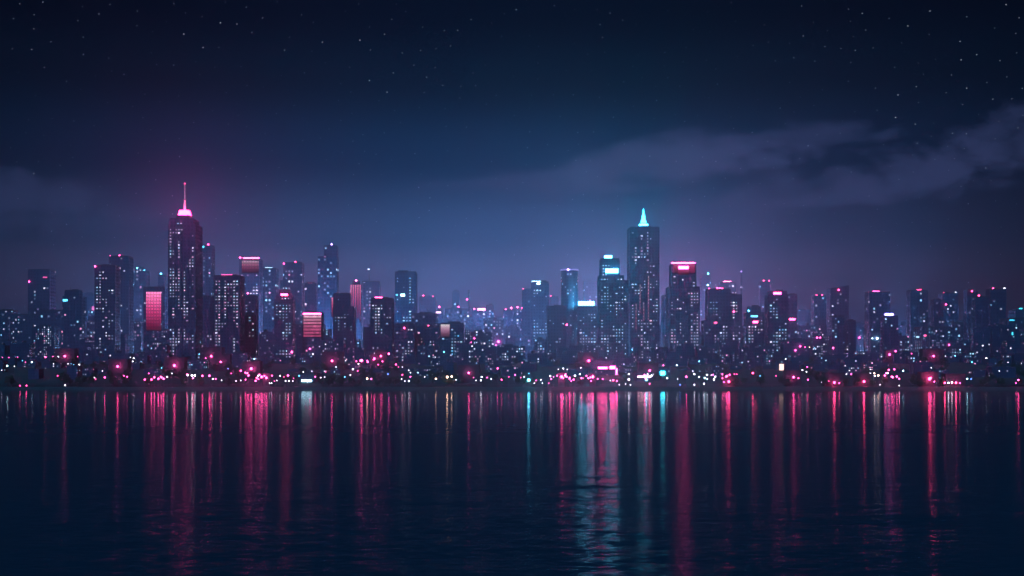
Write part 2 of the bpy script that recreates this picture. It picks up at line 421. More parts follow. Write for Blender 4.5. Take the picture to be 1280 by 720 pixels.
tower('office_tower', 'faint pale tower speckled with windows and topped by two small blue lights', 'the blue dotted pale tower', 163, 183, 338, 2500, share=.16, tiers=((166, 177, 335),), beacons=((171, 335, CYAN, 22), (180, 338, CYAN, 18)), group=G_)
tower('office_tower', 'thin faint tower with a blue light at its tip beside the spire tower', None, 197.5, 205, 345, 2500, share=.08, beacons=((201, 343, CYAN, 25),), group=G_)
tower('office_tower', 'dark tower whose front is one tall glowing pink light panel', 'the pink panel tower', 179, 206, 360, 1560, share=.08, screens=((183, 201.5, 365, 413, SCREEN_GRID),))
# the tall tower with the pink crown
hero = tower('skyscraper', 'tallest tower, lit pink crown under a thin antenna spire', 'the antenna spire tower', 210, 244.5, 280, 1300, tiers=((211, 241, 272.5),), depth=30, share=.10, win=(.19, PW, 100), roof=False)
def hero_crown():
    r = hero['root']; Y = hero['Y']; g = r.location.z; cx = r.location.x
    z0 = wz(272.5, Y) - g; zc0, zc1 = wz(267.5, Y) - g, wz(261, Y) - g
    X = wx(226.3, Y) - cx; yf = -8.0
    mb = MB(); mb.prism(chamfer(12.5, 12.5, 1.2), z0, zc0); build(mb, 'crown_base', METAL, r, (X - .5, yf + 8, .004))
    mb = MB(); b0, b1 = rect(10.6, 10.6), rect(8.2, 8.2)
    n = len(mb.v); mb.v += [(x, y, zc0) for x, y in b0] + [(x, y, zc1) for x, y in b1]
    mb.f += [(3, 2, 1, 0), (4, 5, 6, 7)] + [(i, (i+1) % 4, (i+1) % 4 + 4, i + 4) for i in range(4)]; mb.m += [0] * 6
    build(mb, 'crown_light', emit((1.0, 0.035, 0.26), 115.0), r, (X, yf + 8, .008))
    zs = wz(228, Y) - g; zd = wz(247, Y) - g
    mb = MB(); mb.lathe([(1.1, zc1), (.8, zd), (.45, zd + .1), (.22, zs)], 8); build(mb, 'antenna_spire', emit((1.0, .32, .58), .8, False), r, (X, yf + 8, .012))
    mb = MB(); mb.lathe([(.9, zd - .6), (2.0, zd - .2), (2.0, zd + .3), (.9, zd + .6)], 10); build(mb, 'antenna_gallery', POSTM, r, (X, yf + 8, 0))
    mb = MB(); mb.lathe([(.02, -.8), (.8, 0), (.02, .8)], 8); build(mb, 'beacon', emit(RED, 10), r, (X, yf + 8, zs + .8))
hero_crown()
PROTECT.append((214, 240, 262, 400, 1300))
tower('skyscraper', 'blue grey tower with a cyan roof bar and a pink corner light', 'the cyan roof bar tower', 244.5, 265, 308, 1700, share=.10, signs=((247, 255.5, 307.6, 309.8, TEAL, 6),), beacons=((260, 306.5, PINK, 50),), tint=ICE)
tower('tower_block', 'plain dark block tucked between the spire tower and the bright windowed block', 'the plain tucked block', 247, 268, 372, 1380, share=.05)
tower('tower_block', 'dark block crowded with bright white windows under a thin pink roof bar', 'the bright windowed block', 267, 300, 345.5, 1285, share=.10, win=(.26, PW, 100), signs=((276, 289.5, 342.6, 344.2, PINK, 4),))
tower('tower_block', 'dark block with a single red light on its roof beside the bright windowed block', 'the single red light block', 300.5, 320, 371, 1340, share=.06, win=(.09, CW, 30), beacons=((309.5, 367.5, PINK, 45),))
tower('office_tower', 'hazy tower with a glowing pink roof bar washing down its rows of windows', 'the pink washed tower', 299, 324.5, 325, 1620, share=.14, win=(.30, RW, 70), signs=((303.5, 323.5, 321.6, 324.4, PINK, 80),), screens=((302.5, 323.5, 326, 341, GLOW_WASH),), beacons=((300, 323, PINK, 30),))
tower('office_tower', 'hazy blue tower with a pale bar on its roof', 'the pale roof bar tower', 325, 345.5, 336.5, 1700, share=.20, tint=ICE, signs=((331, 340, 334, 336, ICE, 4.5),))
tower('office_tower', 'small faint tower with a water tank behind the red crowned block', None, 350, 358, 352, 2300, share=.04, group=G_)
tower('skyscraper', 'grey blue tower with two red dots on its flat roof', 'the two red dots tower', 354, 377.5, 329.5, 1760, share=.18, beacons=((369, 328.5, RED, 35), (355, 329.5, PINK, 14)))
tower('tower_block', 'dark block under a round red lit crown with rows of white and cyan windows', 'the red crowned block', 342.5, 366, 374, 1300, tiers=((345, 364, 368), (348, 361.5, 363.5)), share=.08, win=(.24, CW, 70), shape='box', signs=((351, 359.5, 367.0, 369.6, RED, 160),))
tower('tower_block', 'hazy dark tower with a small pink bar on the middle of its roof', 'the small pink bar tower', 377.5, 395.5, 355.5, 1950, share=.10, signs=((384, 390.5, 353.6, 355.2, PINK, 3),))
tower('skyscraper', 'two step tower with a violet light on its higher half', 'the violet tipped tower', 397, 421, 320.5, 1600, tiers=((404.5, 421, 308),), share=.10, tint=ICE, beacons=((414, 306, VIOL, 70),), screens=((414.6, 416.4, 372, 396, SCREEN_LINE),))
tower('office_building', 'squat block fronted with glowing rows of pink floors under a bright bar', 'the pink rows block', 378, 402, 391.5, 1320, share=.06, shape='box', signs=((379, 401.5, 391.4, 393.2, PINK, 40),), screens=((379.5, 401.5, 394.5, 421, SCREEN_ROWS),))
tower('tower_block', 'dark stepped block in front of the pink striped tower', 'the dark stepped block', 416, 442.5, 383, 1400, tiers=((416, 437, 368),), share=.07, win=(.10, CW, 40), shape='box')
tower('office_tower', 'slim tower of glowing pink vertical stripes under a small dome', 'the pink striped tower', 437, 452.5, 356, 1600, share=.02, shape='chamfer', screens=tuple((438.2 + i * 2.85, 439.7 + i * 2.85, 356, 402 - 4 * (i % 2), SCREEN_LINE) for i in range(5)), tiers=((440, 449.5, 353),), beacons=((444.8, 351.5, HOT, 30),))
tower('office_tower', 'faint speckled tower with a thin mast on its roof', 'the masted faint tower', 452, 474, 353, 2200, share=.20, masts=((460.7, 339),), beacons=((460.7, 337.5, WHITE, 6),), group=G_)
tower('tower_block', 'dark broad block with a pink sign on its roof and pale windows down one side', 'the pink sign block', 463, 491, 374, 1430, share=.06, win=(.16, PW, 60), signs=((468.5, 477.5, 371.2, 373.4, PINK, 60),))
tower('skyscraper', 'broad blue glass tower with a white cyan sign halfway up', 'the blue glass tower', 493.5, 520, 341, 1560, share=.10, tint=ICE, win=(.26, CW, 80), signs=((501, 506, 367.6, 370.2, ICE, 40), (495, 497, 368, 369.4, CYAN, 5)))
tower('tower_block', 'faint block with red dots on its roof behind the blue glass tower', None, 524, 544, 372, 2200, share=.08, beacons=((529, 370.5, RED, 16), (541, 371.5, RED, 8)), group=G_)
tower('tower_block', 'broad hazy block with sparse lights behind the pair of red dotted blocks', 'the broad hazy block', 514, 546, 393, 1520, share=.08)
tower('office_building', 'small hazy building with a pale sign and a red light above it', None, 544, 553, 389.5, 2000, share=.05, signs=((545, 551, 389.6, 391.4, ROSE, 5),), beacons=((549, 384.5, PINK, 40),), group=G_)
tower('tower_block', 'dark block with a red light on its face under the blue glass tower', 'the red faced block', 493, 518, 406, 1275, share=.08, win=(.19, PW, 50), beacons=((505.5, 410, RED, 40),))
tower('tower_block', 'dark block with a red light on its roof beside the pale panel block', 'the red roofed dark block', 520, 549, 409, 1300, share=.08, win=(.14, PW, 50), beacons=((535.5, 408.5, RED, 40),))
tower('tower_block', 'dark block carrying a pale pink light panel on its upper corner', 'the pale panel block', 550.5, 580, 405, 1285, share=.07, shape='box', win=(.12, CW, 50), screens=((551, 562, 405.6, 421, SCREEN_PALE),))
tower('office_tower', 'faint narrow tower behind the pale panel block', None, 565.5, 574, 365, 2500, share=.06, group=G_)
tower('tower_block', 'long faint block with a pink dot on its roof', 'the long faint block', 556, 593, 387, 2200, share=.12, beacons=((573, 384.5, PINK, 22),), group=G_)
tower('telecom_tower', 'thin pale mast tower rising from the long faint block', None, 584.8, 587.4, 362, 2200, share=.5, shape='round', roof=False, beacons=((583.8, 374, PINK, 15),), group=G_)
tower('office_building', 'hazy block with a white pink roof bar and one raised corner', 'the white pink bar block', 592, 618, 388, 1950, tiers=((607.5, 617, 382.5),), share=.18, shape='box', signs=((597, 606.6, 385.4, 387.6, HOT, 40),), beacons=((592.7, 386, PINK, 22),))
tower('office_building', 'broad hazy block with four red lights spaced along its roof', 'the four red lights block', 629, 655, 388.5, 1950, share=.12, beacons=((632, 388, PINK, 40), (639, 386, PINK, 45), (647, 385, PINK, 55), (652.8, 386, PINK, 45)))
tower('tower_block', 'plain blue grey slab beside the tower with the white cyan top sign', 'the plain blue slab', 653, 668.5, 363, 1800, share=.04, tint=ICE, beacons=((654, 362, RED, 8),))
tower('skyscraper', 'blue speckled tower with a white cyan sign on its top edge', 'the white cyan top tower', 664.5, 686, 353.5, 1650, share=.10, tint=ICE, win=(.30, CW, 70), signs=((664.8, 676, 351.6, 353.4, ICE, 40), (671, 675, 353.6, 355.4, ICE, 30)))
tower('tower_block', 'small faint block with a red dot between the cyan topped tower and the round tower', None, 687, 698, 372, 2300, share=.06, beacons=((688.5, 371, RED, 10),), group=G_)
tower('tower_block', 'dark block in front of the round tower with red dots on it', 'the round tower block', 684, 707.5, 384, 1400, share=.07, win=(.07, CW, 30), beacons=((708.5, 406, RED, 40),))
tower('skyscraper', 'round tower with a violet rim and one violet light', 'the round violet tower', 701.5, 723, 336, 1460, shape='round', share=.20, tint=ICE, roof=False, beacons=((710, 337.3, VIOL, 50),))
tower('office_tower', 'small faint blue tower between the round tower and the twin cyan sign tower', None, 729.5, 746, 352.5, 2200, share=.12, tint=ICE, group=G_)
tower('office_building', 'blue block under a long glaring cyan roof sign', 'the long cyan sign block', 722.5, 746.5, 384, 1440, share=.08, win=(.30, CW, 40), signs=((723, 743, 376.6, 381.6, CYAN, 240),))
tower('skyscraper', 'stepped dark tower with two glaring cyan signs one above the other', 'the twin cyan sign tower', 749, 785, 350, 1310, tiers=((749, 780, 344), (751, 775, 324)), depth=28, share=.08, win=(.20, CW, 90), signs=((756, 765.5, 318.6, 322, CYAN, 230), (757, 773, 335.6, 341, CYAN, 210)))
# the tall tower with the cyan pointed tip
hero2 = tower('skyscraper', 'tall blue tower with a lit cyan pointed tip', 'the cyan pointed tower', 787.3, 824.3, 283.5, 1420, depth=36, share=.10, tint=WHITE, win=(.27, PW, 100), roof=False,
              screens=((799.5, 800.5, 356, 392, SCREEN_DOTS), (804.2, 805.2, 378, 402, SCREEN_DOTS), (809.8, 811, 345, 400, SCREEN_DOTS), (794.5, 795.5, 380, 412, SCREEN_DOTS)))
def hero2_crown():
    r = hero2['root']; Y = hero2['Y']; g = r.location.z; cx = r.location.x
    Z = lambda y: wz(y, Y) - g
    X = wx(805.5, Y) - cx
    mb = MB(); mb.prism(chamfer(13.5, 13.5, 2), Z(283.5), Z(281.6)); build(mb, 'crown_base', METAL, r, (X, -8, .004))
    mb = MB(); mb.prism(chamfer(8.8, 8.8, 2.2), Z(281.4), Z(279)); build(mb, 'crown_light', emit((0.06, 0.62, 1.0), 140), r, (X, -8, .008))
    mb = MB(); mb.lathe([(2.9, Z(279)), (2.7, Z(277.4))], 12); build(mb, 'lantern_drum', emit((0.0, 0.26, 0.5), .35, False), r, (X, -8, .012))
    mb = MB(); mb.lathe([(2.8, Z(277.3)), (2.0, Z(273)), (1.25, Z(268)), (.6, Z(263.5)), (.1, Z(259.5))], 12); build(mb, 'pointed_tip', emit((0.03, 0.62, 0.95), 70), r, (X, -8, .016))
    for x in (790, 793, 819, 821.5):
        mb = MB(); mb.lathe([(.25, Z(283.5)), (.15, Z(281.5))], 6); build(mb, 'roof_finial', POSTM, r, (wx(x, Y) - cx, -16, .004))
hero2_crown()
PROTECT.append((790, 822, 284, 395, 1420))
tower('tower_block', 'narrow hazy block between the cyan pointed tower and the red crown tower', None, 827.5, 841, 371, 1700, share=.12, tint=ICE)
tower('skyscraper', 'broad black tower with a glowing red pink crown and a thin bright roof line', 'the red pink crown tower', 836.5, 875, 358, 1280, tiers=((840, 871, 329.5),), depth=30, share=.08, win=(.16, PW, 100), roof=False,
      signs=((840.3, 870, 327.8, 329.2, PINK, 60), (848.5, 861, 332.6, 336, PINK, 260)), screens=((842, 847.8, 330.5, 341, GLOW_DIM), (861.7, 869, 330.5, 341, GLOW_DIM), (847.9, 861.6, 337, 343, GLOW_DIM)))
tower('office_tower', 'faint tower with a cyan light on a thin pole behind the red crown tower', None, 876, 888, 347, 2300, share=.10, tint=ICE, beacons=((885.3, 343, CYAN, 35), (884.5, 356.5, ICE, 14)), group=G_)
tower('office_tower', 'hazy tower with a bright pale pink roof bar', 'the pale pink bar tower', 900, 920, 353.8, 2050, share=.08, signs=((904.5, 914, 351.6, 353.6, HOT, 70),), group=G_)
tower('telecom_tower', 'thin grey mast tower standing in the haze beside the pale pink bar tower', None, 926.4, 928.6, 341, 2300, share=.3, shape='round', roof=False, beacons=((927.5, 340, VIOL, 6),), group=G_)
tower('skyscraper', 'plain black tower with small red lights along its roof', 'the red roof dots tower', 885, 913.5, 362.5, 1340, share=.05, win=(.07, CW, 40), beacons=((886.5, 362, RED, 40), (897, 361, RED, 45), (900, 361.4, RED, 30), (903, 361.6, RED, 25)))
tower('tower_block', 'dark block with pale windows and a red light behind the red roof dots tower', 'the pale windowed dark block', 910, 927.5, 369.5, 1440, share=.08, win=(.28, PW, 45), beacons=((917, 389.5, RED, 35),))
tower('tower_block', 'low black block with bright windows in front of the red roof dots tower', 'the low bright windowed block', 880, 911.5, 400, 1268, tiers=((884, 900, 397),), share=.10, shape='box', win=(.25, PW, 60), signs=((892.5, 896, 402.6, 404.2, RED, 8),))
tower('tower_block', 'dark stepped block with a blue sign above a red sign', 'the blue and red sign block', 933, 955.5, 390, 1310, tiers=((936, 951.5, 384.5),), share=.10, shape='box', win=(.20, PW, 45), signs=((938.5, 946.8, 394.2, 396.4, CYAN, 5), (941, 947, 401.4, 403.8, RED, 60)), beacons=((936, 388.5, CYAN, 50),))
tower('office_tower', 'faint tower with two red dots on its roof behind the pink topped tower', None, 950, 963, 353, 2200, share=.08, beacons=((955, 352, RED, 16), (961.5, 352, RED, 16)), group=G_)
tower('skyscraper', 'dark tower with a glaring pink sign at the top and cyan windows low down', 'the pink topped tower', 960, 985.5, 368, 1300, tiers=((962, 984.5, 365),), share=.08, win=(.22, CW, 70), signs=((967, 976.5, 365.4, 367.8, PINK, 140),))
tower('tower_block', 'hazy narrow tower with a red sign low on its face beside the pink topped tower', 'the low red sign tower', 985.5, 996.5, 369, 1620, share=.06, tint=ICE, signs=((986.5, 994, 398, 400.2, RED, 60),))
tower('tower_block', 'faint block with two red dots beside the slant roofed tower', None, 1017, 1033, 371, 1900, share=.10, beacons=((1021, 370, RED, 16), (1028, 370, RED, 16)), group=G_)
tower('office_tower', 'hazy tower with a slanting roof and one red light near its top', 'the slant roofed tower', 1038, 1061, 356.5, 1750, shape='slant', share=.07, beacons=((1048, 362.5, RED, 50),), group=G_)
tower('tower_block', 'plain dark block under the slant roofed tower', 'the plain dark block', 1040, 1056, 396, 1450, share=.06, tint=ICE)
tower('tower_block', 'lower plain block joined beside the plain dark block', None, 1056.2, 1070, 402, 1470, share=.05, tint=ICE)
tower('skyscraper', 'hazy tower with a thin pink line along its roof edge', 'the pink roof line tower', 1086.5, 1113, 366, 1580, share=.12, signs=((1086.6, 1112.6, 364.2, 365.6, PINK, 2.2), (1092, 1100, 363.6, 365.4, PINK, 50)))
tower('tower_block', 'dark block with a glowing violet bar on its roof', 'the violet bar block', 1105, 1123, 396, 1400, share=.10, tint=ICE, signs=((1107, 1117.5, 391.6, 394.6, (.25, .2, 1.0), 50),))
tower('skyscraper', 'hazy square tower with a short red bar on its roof', 'the short red bar tower', 1138, 1160, 364, 1640, share=.10, signs=((1147, 1152.5, 361.8, 363.4, RED, 60),), group=G_)
tower('tower_block', 'hazy block with a red light on its corner beside a taller faint slab', 'the red corner hazy block', 1167, 1181, 376, 1650, share=.07, beacons=((1182, 380.5, RED, 50),), group=G_)
tower('tower_block', 'taller faint slab with small lights on its roof edge', None, 1178, 1198, 367.5, 1800, share=.06, beacons=((1180, 367, RED, 6), (1195, 366.5, WHITE, 4)), group=G_)
tower('tower_block', 'hazy dark tower with one red dot on its roof corner, first of the eastern three', 'the red dot corner tower', 1209, 1222, 364, 1680, share=.07, beacons=((1214.5, 364, RED, 22),), group=G_)
tower('tower_block', 'lower hazy block with one red dot between two taller red dotted towers', 'the lower red dot block', 1219, 1236, 372, 1600, share=.08, beacons=((1224, 370.5, RED, 28),), group=G_)
tower('tower_block', 'hazy dark tower with a red dot and a white dot on its roof', 'the red and white dot tower', 1238, 1258, 362.5, 1660, share=.07, beacons=((1241.8, 361.5, RED, 45), (1256, 361.5, WHITE, 10)), group=G_)
tower('tower_block', 'low block with a pale bar along its roof edge', 'the pale edged low block', 1190, 1204, 404.5, 1700, share=.10, signs=((1191, 1203, 403.2, 404.4, WHITE, 2),))
tower('tower_block', 'low broad block with cyan windows under the short red bar tower', 'the cyan windowed low block', 1152, 1190, 410, 1500, share=.14, tint=ICE, signs=((1145, 1148.5, 420.4, 422, ICE, 3), (1155, 1159, 418.6, 420.4, RED, 8)))
tower('tower_block', 'dark broad block with two small cyan signs at the far end of the city', 'the eastern cyan sign block', 1261, 1300, 399, 1500, share=.10, tint=ICE, signs=((1261.5, 1267.5, 399.6, 401, TEAL, 3), (1264.5, 1266, 415, 419, TEAL, 3)))
tower('tower_block', 'faint block with a small cyan roof sign at the far end of the city', None, 1270, 1300, 388, 1900, share=.08, signs=((1275, 1279, 385, 387, TEAL, 6),), group=G_)

# ---------------------------------------------------------------- the waterfront halls
SHORE = []
def hall(label, phrase, x0, x1, top, Y, signs, share=.10):
    b = tower('waterfront_hall', label, phrase, x0, x1, top, Y, depth=18, share=share, shape='box', signs=signs, group='halls on the waterfront')
    b['root']['category'] = 'hall'; SHORE.append(b)
hall('long low hall under two glaring pink roof signs', 'the pink sign hall', 743, 773, 463, 1120,
     ((748, 759.5, 458.6, 461.2, PINK, 160), (762.5, 769.5, 457.6, 461.2, PINK, 160), (769.8, 771.4, 460.5, 468, PINK, 60)))
hall('low hall fronted by a long white pink lit strip near the water', 'the white strip hall', 795, 817, 466, 1060, ((797, 813, 470, 471.8, ROSE, 14),))
hall('low hall with a square glaring cyan sign', 'the cyan square hall', 820, 838, 460.5, 1120, ((825.3, 831, 464, 468.8, TEAL, 30),))
hall('small block with a tall warm lit front', 'the warm fronted block', 969, 986, 451, 1170, ((974, 981, 455, 464.4, WARM, 3.2),))
hall('low hall fronted by a short cyan white lit strip', 'the cyan strip hall', 373, 393, 468, 1050, ((377, 390, 474.6, 477.2, ICE, 9),))

# ---------------------------------------------------------------- lamps: (px, py, colour, size)
P, W_, K, O_, B_, R_ = PINK, WHITE, CYAN, WARM, BLUE, RED
LAMPS = [
 (3,447,P,1),(11,447,P,1.2),(9,458,ICE,3),(2,463,W_,1),(22,447,P,1),(18,458,W_,1),(32,453,P,1),(28,451,K,1),(40,453,ICE,2.2),(57,447,R_,3),(66,446,P,1.5),(73,446,W_,1.6),(81,446,P,4),(97,446,P,1),
 (85,455,W_,1),(89,455,K,1),(92,456,K,1),(99,456,W_,1.5),(72,470,P,1.4),(118,472,W_,1),(119.5,474,P,1),(131,472,P,2.4),(147,459,P,4),(128,464,W_,1),(155,470,P,1.5),(159,471,P,2),(138,450,K,1),(25,482,P,1.5),
 (33,482,P,2),(65,484,W_,.8),(81.5,481.5,W_,1.6),
 (163,447,W_,1),(167,448,W_,2),(166,452,W_,1.5),(181,475,P,2.5),(186,467,P,1.5),(193,472,P,3),(198,474,P,3),(202,472,P,2.6),(209,471,W_,1.5),(215,467,W_,1),(218,458,P,4.5),(202,460,K,1.2),(234,469,P,3),
 (240,470,W_,3.6),(243.5,470,W_,3),(253,470.5,P,3),(264,446,P,4),(257,448,P,2),(276,453,P,3.4),(249,443,K,1.5),(232,447,K,1),(266,474,W_,1.8),(269.5,474,P,2),(279,467,K,.8),(285,461,B_,1.2),(289,467,P,1.4),
 (301,464,P,3),(309,467,P,3),(314,462,P,4.5),(301,476,W_,1),(307,475,P,2),(295,477,W_,1),(309,447,P,1.5),(318,449,ICE,2),(277,476,W_,1),
 (327,472,P,4),(333,473,P,3.5),(321,473,P,3),(340,470,P,2),(350,470,W_,1.5),(360,470,P,3),(355,471,P,1),(367,473,P,1),(343,477,P,1),(346,476,W_,1),(337,479,W_,1.2),(339.5,479,W_,1.2),(357,477,W_,1.5),(361,477,W_,1.6),
 (366,477,W_,1),(374,470,K,1.6),(379,465,W_,1),(394,471,P,2),(401,472,W_,1),(406,471,W_,1),(365,440,P,3.6),(387.5,436,P,3),(415,452,P,4),(420,447,W_,1),(430,447,W_,2),(432,451,W_,1),(420,459,W_,1),(407,465,P,1),
 (431,471,K,1.2),(428,480,K,.8),(452,452,P,5),(459,451,P,2),(468,449,P,4),(476,446,P,4),(441,462,W_,2.2),(447,464,P,1.5),(438,469,W_,1.4),(459,474,O_,3),(464,474,P,2),(478,479,W_,.8),
 (486,443,P,4),(491.5,442,P,3),(495,456,P,2.5),(498,459,P,1),(503,459,W_,1),(511,463,W_,1),(513,466,W_,1),(503,469,R_,2),(513,471,P,2),(522,466,K,1),(485,468,B_,1.5),(502,474,W_,1),(506,477,W_,1),(511,477,W_,2),
 (531,471,W_,1),(545,474,O_,2.5),(559,472,O_,3.8),(564.5,471,O_,3),(570,475,W_,1),(555,440,K,2),(593,423,P,2.5),(589,428,P,1.5),(586,467,P,3.5),(592,472,P,1),(602,471,W_,2),(601,476,W_,2),(595,476,W_,1),(609,472,P,1.5),
 (614,474,W_,1.2),(622,461,P,2.5),(627,475,P,2),(611,454,P,1.5),(636,471,P,1),(623,427,P,4.5),(629.5,425.5,P,5),(616,430,W_,1.2),(620,431.5,P,2),
 (644,469,P,2),(651,472,P,1),(655,471,W_,1),(661,477,K,5),(661,467,K,1),(670,476,P,1.5),(668,479,W_,1),(676,475,W_,1.5),(678,479,W_,1),(689,474,P,2),(692,471,P,1),(686,479,P,1),(702,472,P,4.5),(704,461,W_,2),(698,462,W_,1),
 (709,462,W_,1),(707,468,P,2),(712,474,P,3),(717,475,P,2.5),(725,468,W_,2),(726,460,W_,1.5),(729,473,P,1),(736,473,P,2),(741,472,P,4),(739,477,P,2),(736,452,P,4.5),(747,474,P,2),(763,476,W_,1),(771,477,P,2),(774,481,W_,1),
 (782,480.5,W_,1),(786,475,W_,3),(786,468,W_,2),(788,481,W_,1),(790,437,K,2),
 (808,476,K,4),(812,464,P,3.4),(829,457,P,2),(834,473,W_,2),(846,457,W_,2),(847,474,W_,1),(858,471,P,2.5),(866,464,W_,1),(868,468,W_,2),(868,481,W_,1.5),(874,471,W_,1.5),(881,473,ICE,2.5),(884,474,ICE,1.6),(880,480,W_,2),
 (884,469,W_,2),(889,469,W_,1),(894,471,W_,2.6),(903,473,P,2),(911,478,R_,4),(905,478,P,2),(903,468,P,2),(912,469,P,2.5),(918,468,P,1.2),(921,468,P,1.2),(941,467,R_,3),(950,470,K,1),(850,481,B_,1.2),(812,480,P,1.5),(874,452,K,2),
 (982,449,W_,1.4),(1000,433,P,3),(1006,434,P,1.5),(1012,434,O_,2),(994,438,P,3),(1018,435,K,1),(1041,435,P,3),(1016,422,P,2.5),(1021,422,P,3),(1025,422,P,2.5),(1074,422,P,3),(1090,423,ICE,2.2),(1096,423,(0.62,0.75,1.0),4.2),
 (1112,444,P,4),(1119,439,P,3),(1003,463,W_,2),(1009,459,P,2),(1008,465,W_,1.5),(970,470,P,1),(992,472,P,3.5),(998,473,P,2),(1010,475,P,2),(1027,478,W_,1.5),(1036,477,P,1),(1043,479,R_,4),(1049,479,P,2),(1037,468,W_,1),
 (1058,468,W_,1.2),(1064,468,P,2),(1067.5,468,P,2),(1080,478,R_,4),(1100,481,W_,1),(1088,462,W_,1),(1088,467,W_,1.5),(1093,467,O_,2.4),(1098,470,O_,3),(1106,470,P,3),(1111,463,P,3),(1118,462,P,2.5),(1116,472,P,3),
 (1125,441,W_,1.5),(1133,440,W_,1.5),(1139,442,P,1.5),(1167,446,P,4),(1186,431,P,2.5),(1194,445,K,2),(1215,453,K,2),(1233,448,W_,2.4),(1238,434,P,2),(1256,437,P,2),(1228,432,W_,1.5),(1260,453,W_,1),(1249,464,W_,1),
 (1129,464,ICE,2.5),(1121,471,P,3),(1124,474,P,2.5),(1124,484,W_,1),(1162,475,R_,5),(1181,479,R_,3),(1195,479,R_,3.5),(1190,479,P,2),(1200,479,P,2),(1209,474,ICE,2.4),(1214,474,B_,1.5),(1273,476,P,3),(1270,479,P,1.5),(1164,460,W_,1),
]
LAMPS = [l for l in LAMPS if l[3] > .8]
_r = random.Random(8)
for cx_, cy_, sx_, sy_, n_ in ((315,469,20,5,7),(250,471,18,3,4),(197,473,10,2,3),(466,452,22,4,7),(703,471,16,4,9),(743,472,18,4,8),(806,472,10,3,3),(905,472,13,3,4),(1103,470,13,4,4),(1162,475,7,3,2),(1190,479,9,1,2)):  # lamps added at random to strengthen the glow of the clusters
    for _ in range(n_): LAMPS.append((round(_r.gauss(cx_, sx_ * .6), 1), round(min(479, _r.gauss(cy_, sy_ * .6)), 1), P if _r.random() < .8 else W_, round(_r.uniform(1.8, 3.2), 1)))
def lamp_power(s, col=PINK):
    """radiance of a lamp head: a few of the lamps are floodlights, most are weak"""
    I = 3.2 * s ** 1.8 if s < 2.4 else 30.0 * (s / 2.4) ** 4.1
    if col not in (PINK, RED): I *= .35 if s > 2.4 else .8
    return I / (math.pi * lamp_radius(s) ** 2)
def lamp_radius(s): return 0.30 + 0.03 * s * s
_post = {}
def post_mesh(h):
    h = round(h * 2) / 2
    if h not in _post:
        mb = MB(); mb.lathe([(.22, 0), (.2, .5), (.09, .6), (.07, h - .4), (.16, h - .35), (.16, h - .2)], 6)
        _post[h] = mb.mesh('pole', POSTM)
    return _post[h], h
_globe = {}
def globe_mesh(r, col, st):
    k = (round(r, 2), col, round(st, 1))
    if k not in _globe:
        mb = MB(); mb.lathe([(.05, -r), (r*.72, -r*.7), (r, 0), (r*.72, r*.7), (.05, r)], 8)
        _globe[k] = mb.mesh('lamp_head', emit(col, st))
    return _globe[k]
GROUND_LAMPS = []; WALL_LAMPS = []
for (x, y, col, s) in LAMPS:
    h = 7.5 if y < 474 else 5.0 if y < 478 else 3.0 if y < 481 else 1.4
    lo, hi = 1006.5, 1252.0
    f = lambda Y: ground(Y) + h - wz(y, Y)
    if y >= 440 and f(hi) >= 0:
        if f(lo) > 0:                                   # too high at the water's edge: shorten the pole
            h = max(0.9, wz(y, lo + 2) - ground(lo + 2)); Y = lo + 2
        else:
            for _ in range(40):
                mid = (lo + hi) / 2
                if f(mid) > 0: hi = mid
                else: lo = mid
            Y = (lo + hi) / 2
        GROUND_LAMPS.append((x, y, col, s, Y, h))
    else: WALL_LAMPS.append((x, y, col, s))
MINOR = []
for (x, y, col, s, Y, h) in GROUND_LAMPS: (PROTECT if s >= 1.9 else MINOR).append((x - 1.2, x + 1.2, y - 1.2, y + 1.2, Y))
for (x, y, col, s) in WALL_LAMPS: PROTECT.append((x - 2, x + 2, y - 2, y - .5, 1262))

